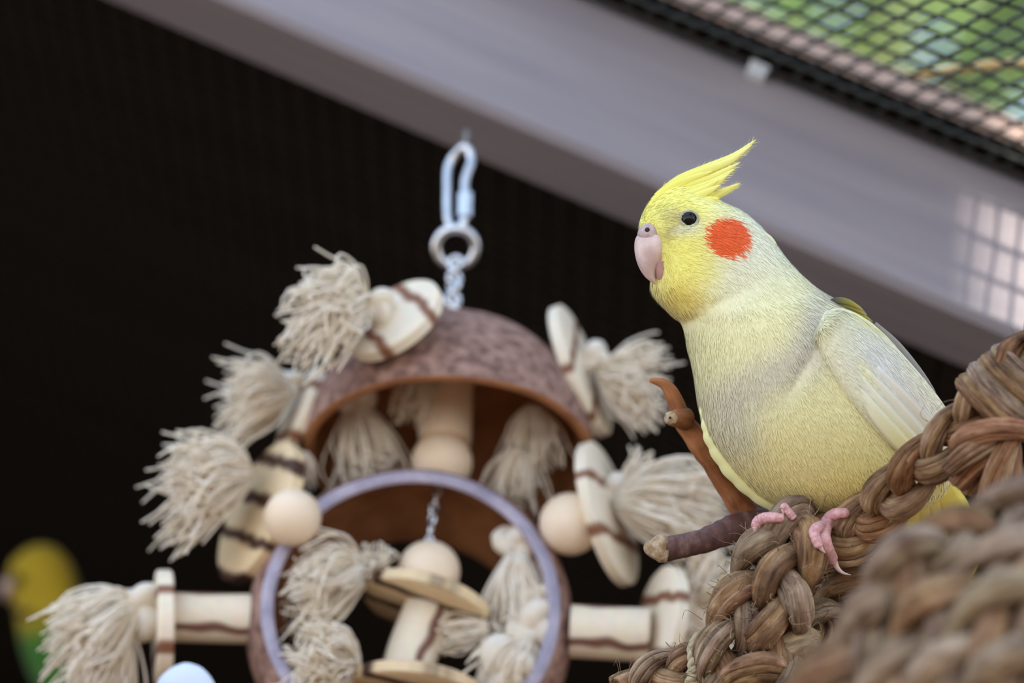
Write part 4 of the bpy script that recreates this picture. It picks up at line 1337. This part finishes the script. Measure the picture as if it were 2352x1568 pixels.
# inside the ring
tassel(842, 1325, 110, (-0.92, 0.05, 0.35), 175, 0.8, 260, 13, droop=0.35)
tassel(860, 1310, 110, (-0.1, 0.5, 0.3), 70, 0.8, 60, 38)
tassel(820, 1540, 110, (-0.75, 0.3, 0.35), 170, 0.8, 240, 14, droop=0.2)
rope_knot(1186, 1248, 90, 46, 0.2, 0.9)
tassel(1188, 1275, 92, (0.02, -1.0, 0.15), 195, 0.32, 170, 15, droop=0.1, root=26, r0=4)
rope_knot(1228, 1440, 100, 52, 0.7); rope_knot(1160, 1530, 100, 60, 1.4); rope_knot(1240, 1372, 90, 36, 2.0)
tassel(1215, 1470, 100, (-0.5, -0.8, 0.2), 130, 0.7, 130, 16, droop=0.1, r0=4)
tassel(1120, 1440, 90, (-0.9, -0.2, 0.1), 110, 0.25, 50, 17, droop=0.0)
# loose fuzz

# ------------------------------------------------------------------ the other birds
def budgie(name, label, hx, hy, d, scale, head_c, body_c, wing_c, facing, beak=True):
    s_ = d / FPX
    def Q(x, y, w): return P(hx + x * scale, hy + y * scale, d - w * scale * s_)
    t = thing(name, label, 'bird', Q(60, 420, 0), 'small parakeets')
    st = [(-4, -72, 10, -72, 3), (-34, -60, 40, -61, 30), (-66, -30, 66, -34, 52), (-74, 10, 84, 4, 66), (-66, 50, 104, 40, 72), (-54, 100, 140, 90, 84), (-44, 160, 178, 140, 98),
          (-20, 230, 210, 200, 106), (20, 300, 232, 270, 104), (70, 360, 240, 330, 90), (130, 410, 236, 380, 60), (180, 430, 220, 415, 12)]
    ss = spline(st, 60)
    rings, cols = [], []
    for k, (lx, ly, rx, ry, hd) in enumerate(ss):
        for p in np.arange(40) * math.pi / 20:
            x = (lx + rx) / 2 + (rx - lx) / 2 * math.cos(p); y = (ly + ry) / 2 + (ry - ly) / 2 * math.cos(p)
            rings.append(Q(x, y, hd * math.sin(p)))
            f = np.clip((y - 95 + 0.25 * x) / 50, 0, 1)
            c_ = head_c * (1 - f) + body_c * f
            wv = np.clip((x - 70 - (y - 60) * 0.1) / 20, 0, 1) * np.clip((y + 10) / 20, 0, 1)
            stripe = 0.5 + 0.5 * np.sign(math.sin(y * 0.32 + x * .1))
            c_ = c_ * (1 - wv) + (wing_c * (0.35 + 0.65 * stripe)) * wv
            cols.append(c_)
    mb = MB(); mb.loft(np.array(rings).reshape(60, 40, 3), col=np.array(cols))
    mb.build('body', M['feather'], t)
    mb = MB(); mb.sphere(Q(-48, 8, 58), 12 * scale * s_, (0, 0, 1)); mb.build('eye', M['eye'], t)
    mb = MB(); mb.tube(np.array([Q(-62, 16, 20), Q(-80, 26, 20), Q(-84, 44, 20), Q(-78, 58, 20)]), np.array([20, 17, 10, 2]) * scale * s_, 14); mb.build('beak', M['cere'], t)
    for (x, y) in ((-30, 88), (10, 96), (-52, 84)):
        mb = MB(); mb.sphere(Q(x, y, 74), 9 * scale * s_, (0, 0, 1)); mb.build('throat_spot', M['black'], t)
    mb = MB()
    wst_ = [(84, 80, 140, 60, 40), (70, 130, 176, 110, 70), (90, 220, 214, 180, 80), (130, 310, 238, 270, 70), (190, 400, 250, 370, 40), (240, 470, 256, 460, 6)]
    ws_ = spline(wst_, 30); rg, cl = [], []
    for lx, ly, rx, ry, hd in ws_:
        for p in np.arange(20) * math.pi / 10:
            x = (lx + rx) / 2 + (rx - lx) / 2 * math.cos(p); y = (ly + ry) / 2 + (ry - ly) / 2 * math.cos(p)
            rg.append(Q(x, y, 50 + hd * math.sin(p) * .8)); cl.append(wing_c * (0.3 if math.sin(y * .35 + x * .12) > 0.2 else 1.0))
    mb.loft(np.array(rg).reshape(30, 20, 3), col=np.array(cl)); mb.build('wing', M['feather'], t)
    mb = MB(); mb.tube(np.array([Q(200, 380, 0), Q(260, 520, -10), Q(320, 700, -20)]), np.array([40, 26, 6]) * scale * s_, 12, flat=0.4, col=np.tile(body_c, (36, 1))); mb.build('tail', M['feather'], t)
    return t
budgie('budgerigar', 'blurred green budgerigar with yellow head behind the tassel of the cross bar', 92, 1322, 1.72, 1.0, lin(168, 146, 30), lin(58, 112, 34), lin(92, 98, 34), -1)  # darkened colours paint in the shade this bird sits in
budgie('budgerigar', 'pale blue and white budgerigar below the scorched end disc of the cross bar', 425, 1588, 1.10, 0.92, lin(206, 216, 230), lin(146, 178, 214), lin(140, 158, 182), -1)
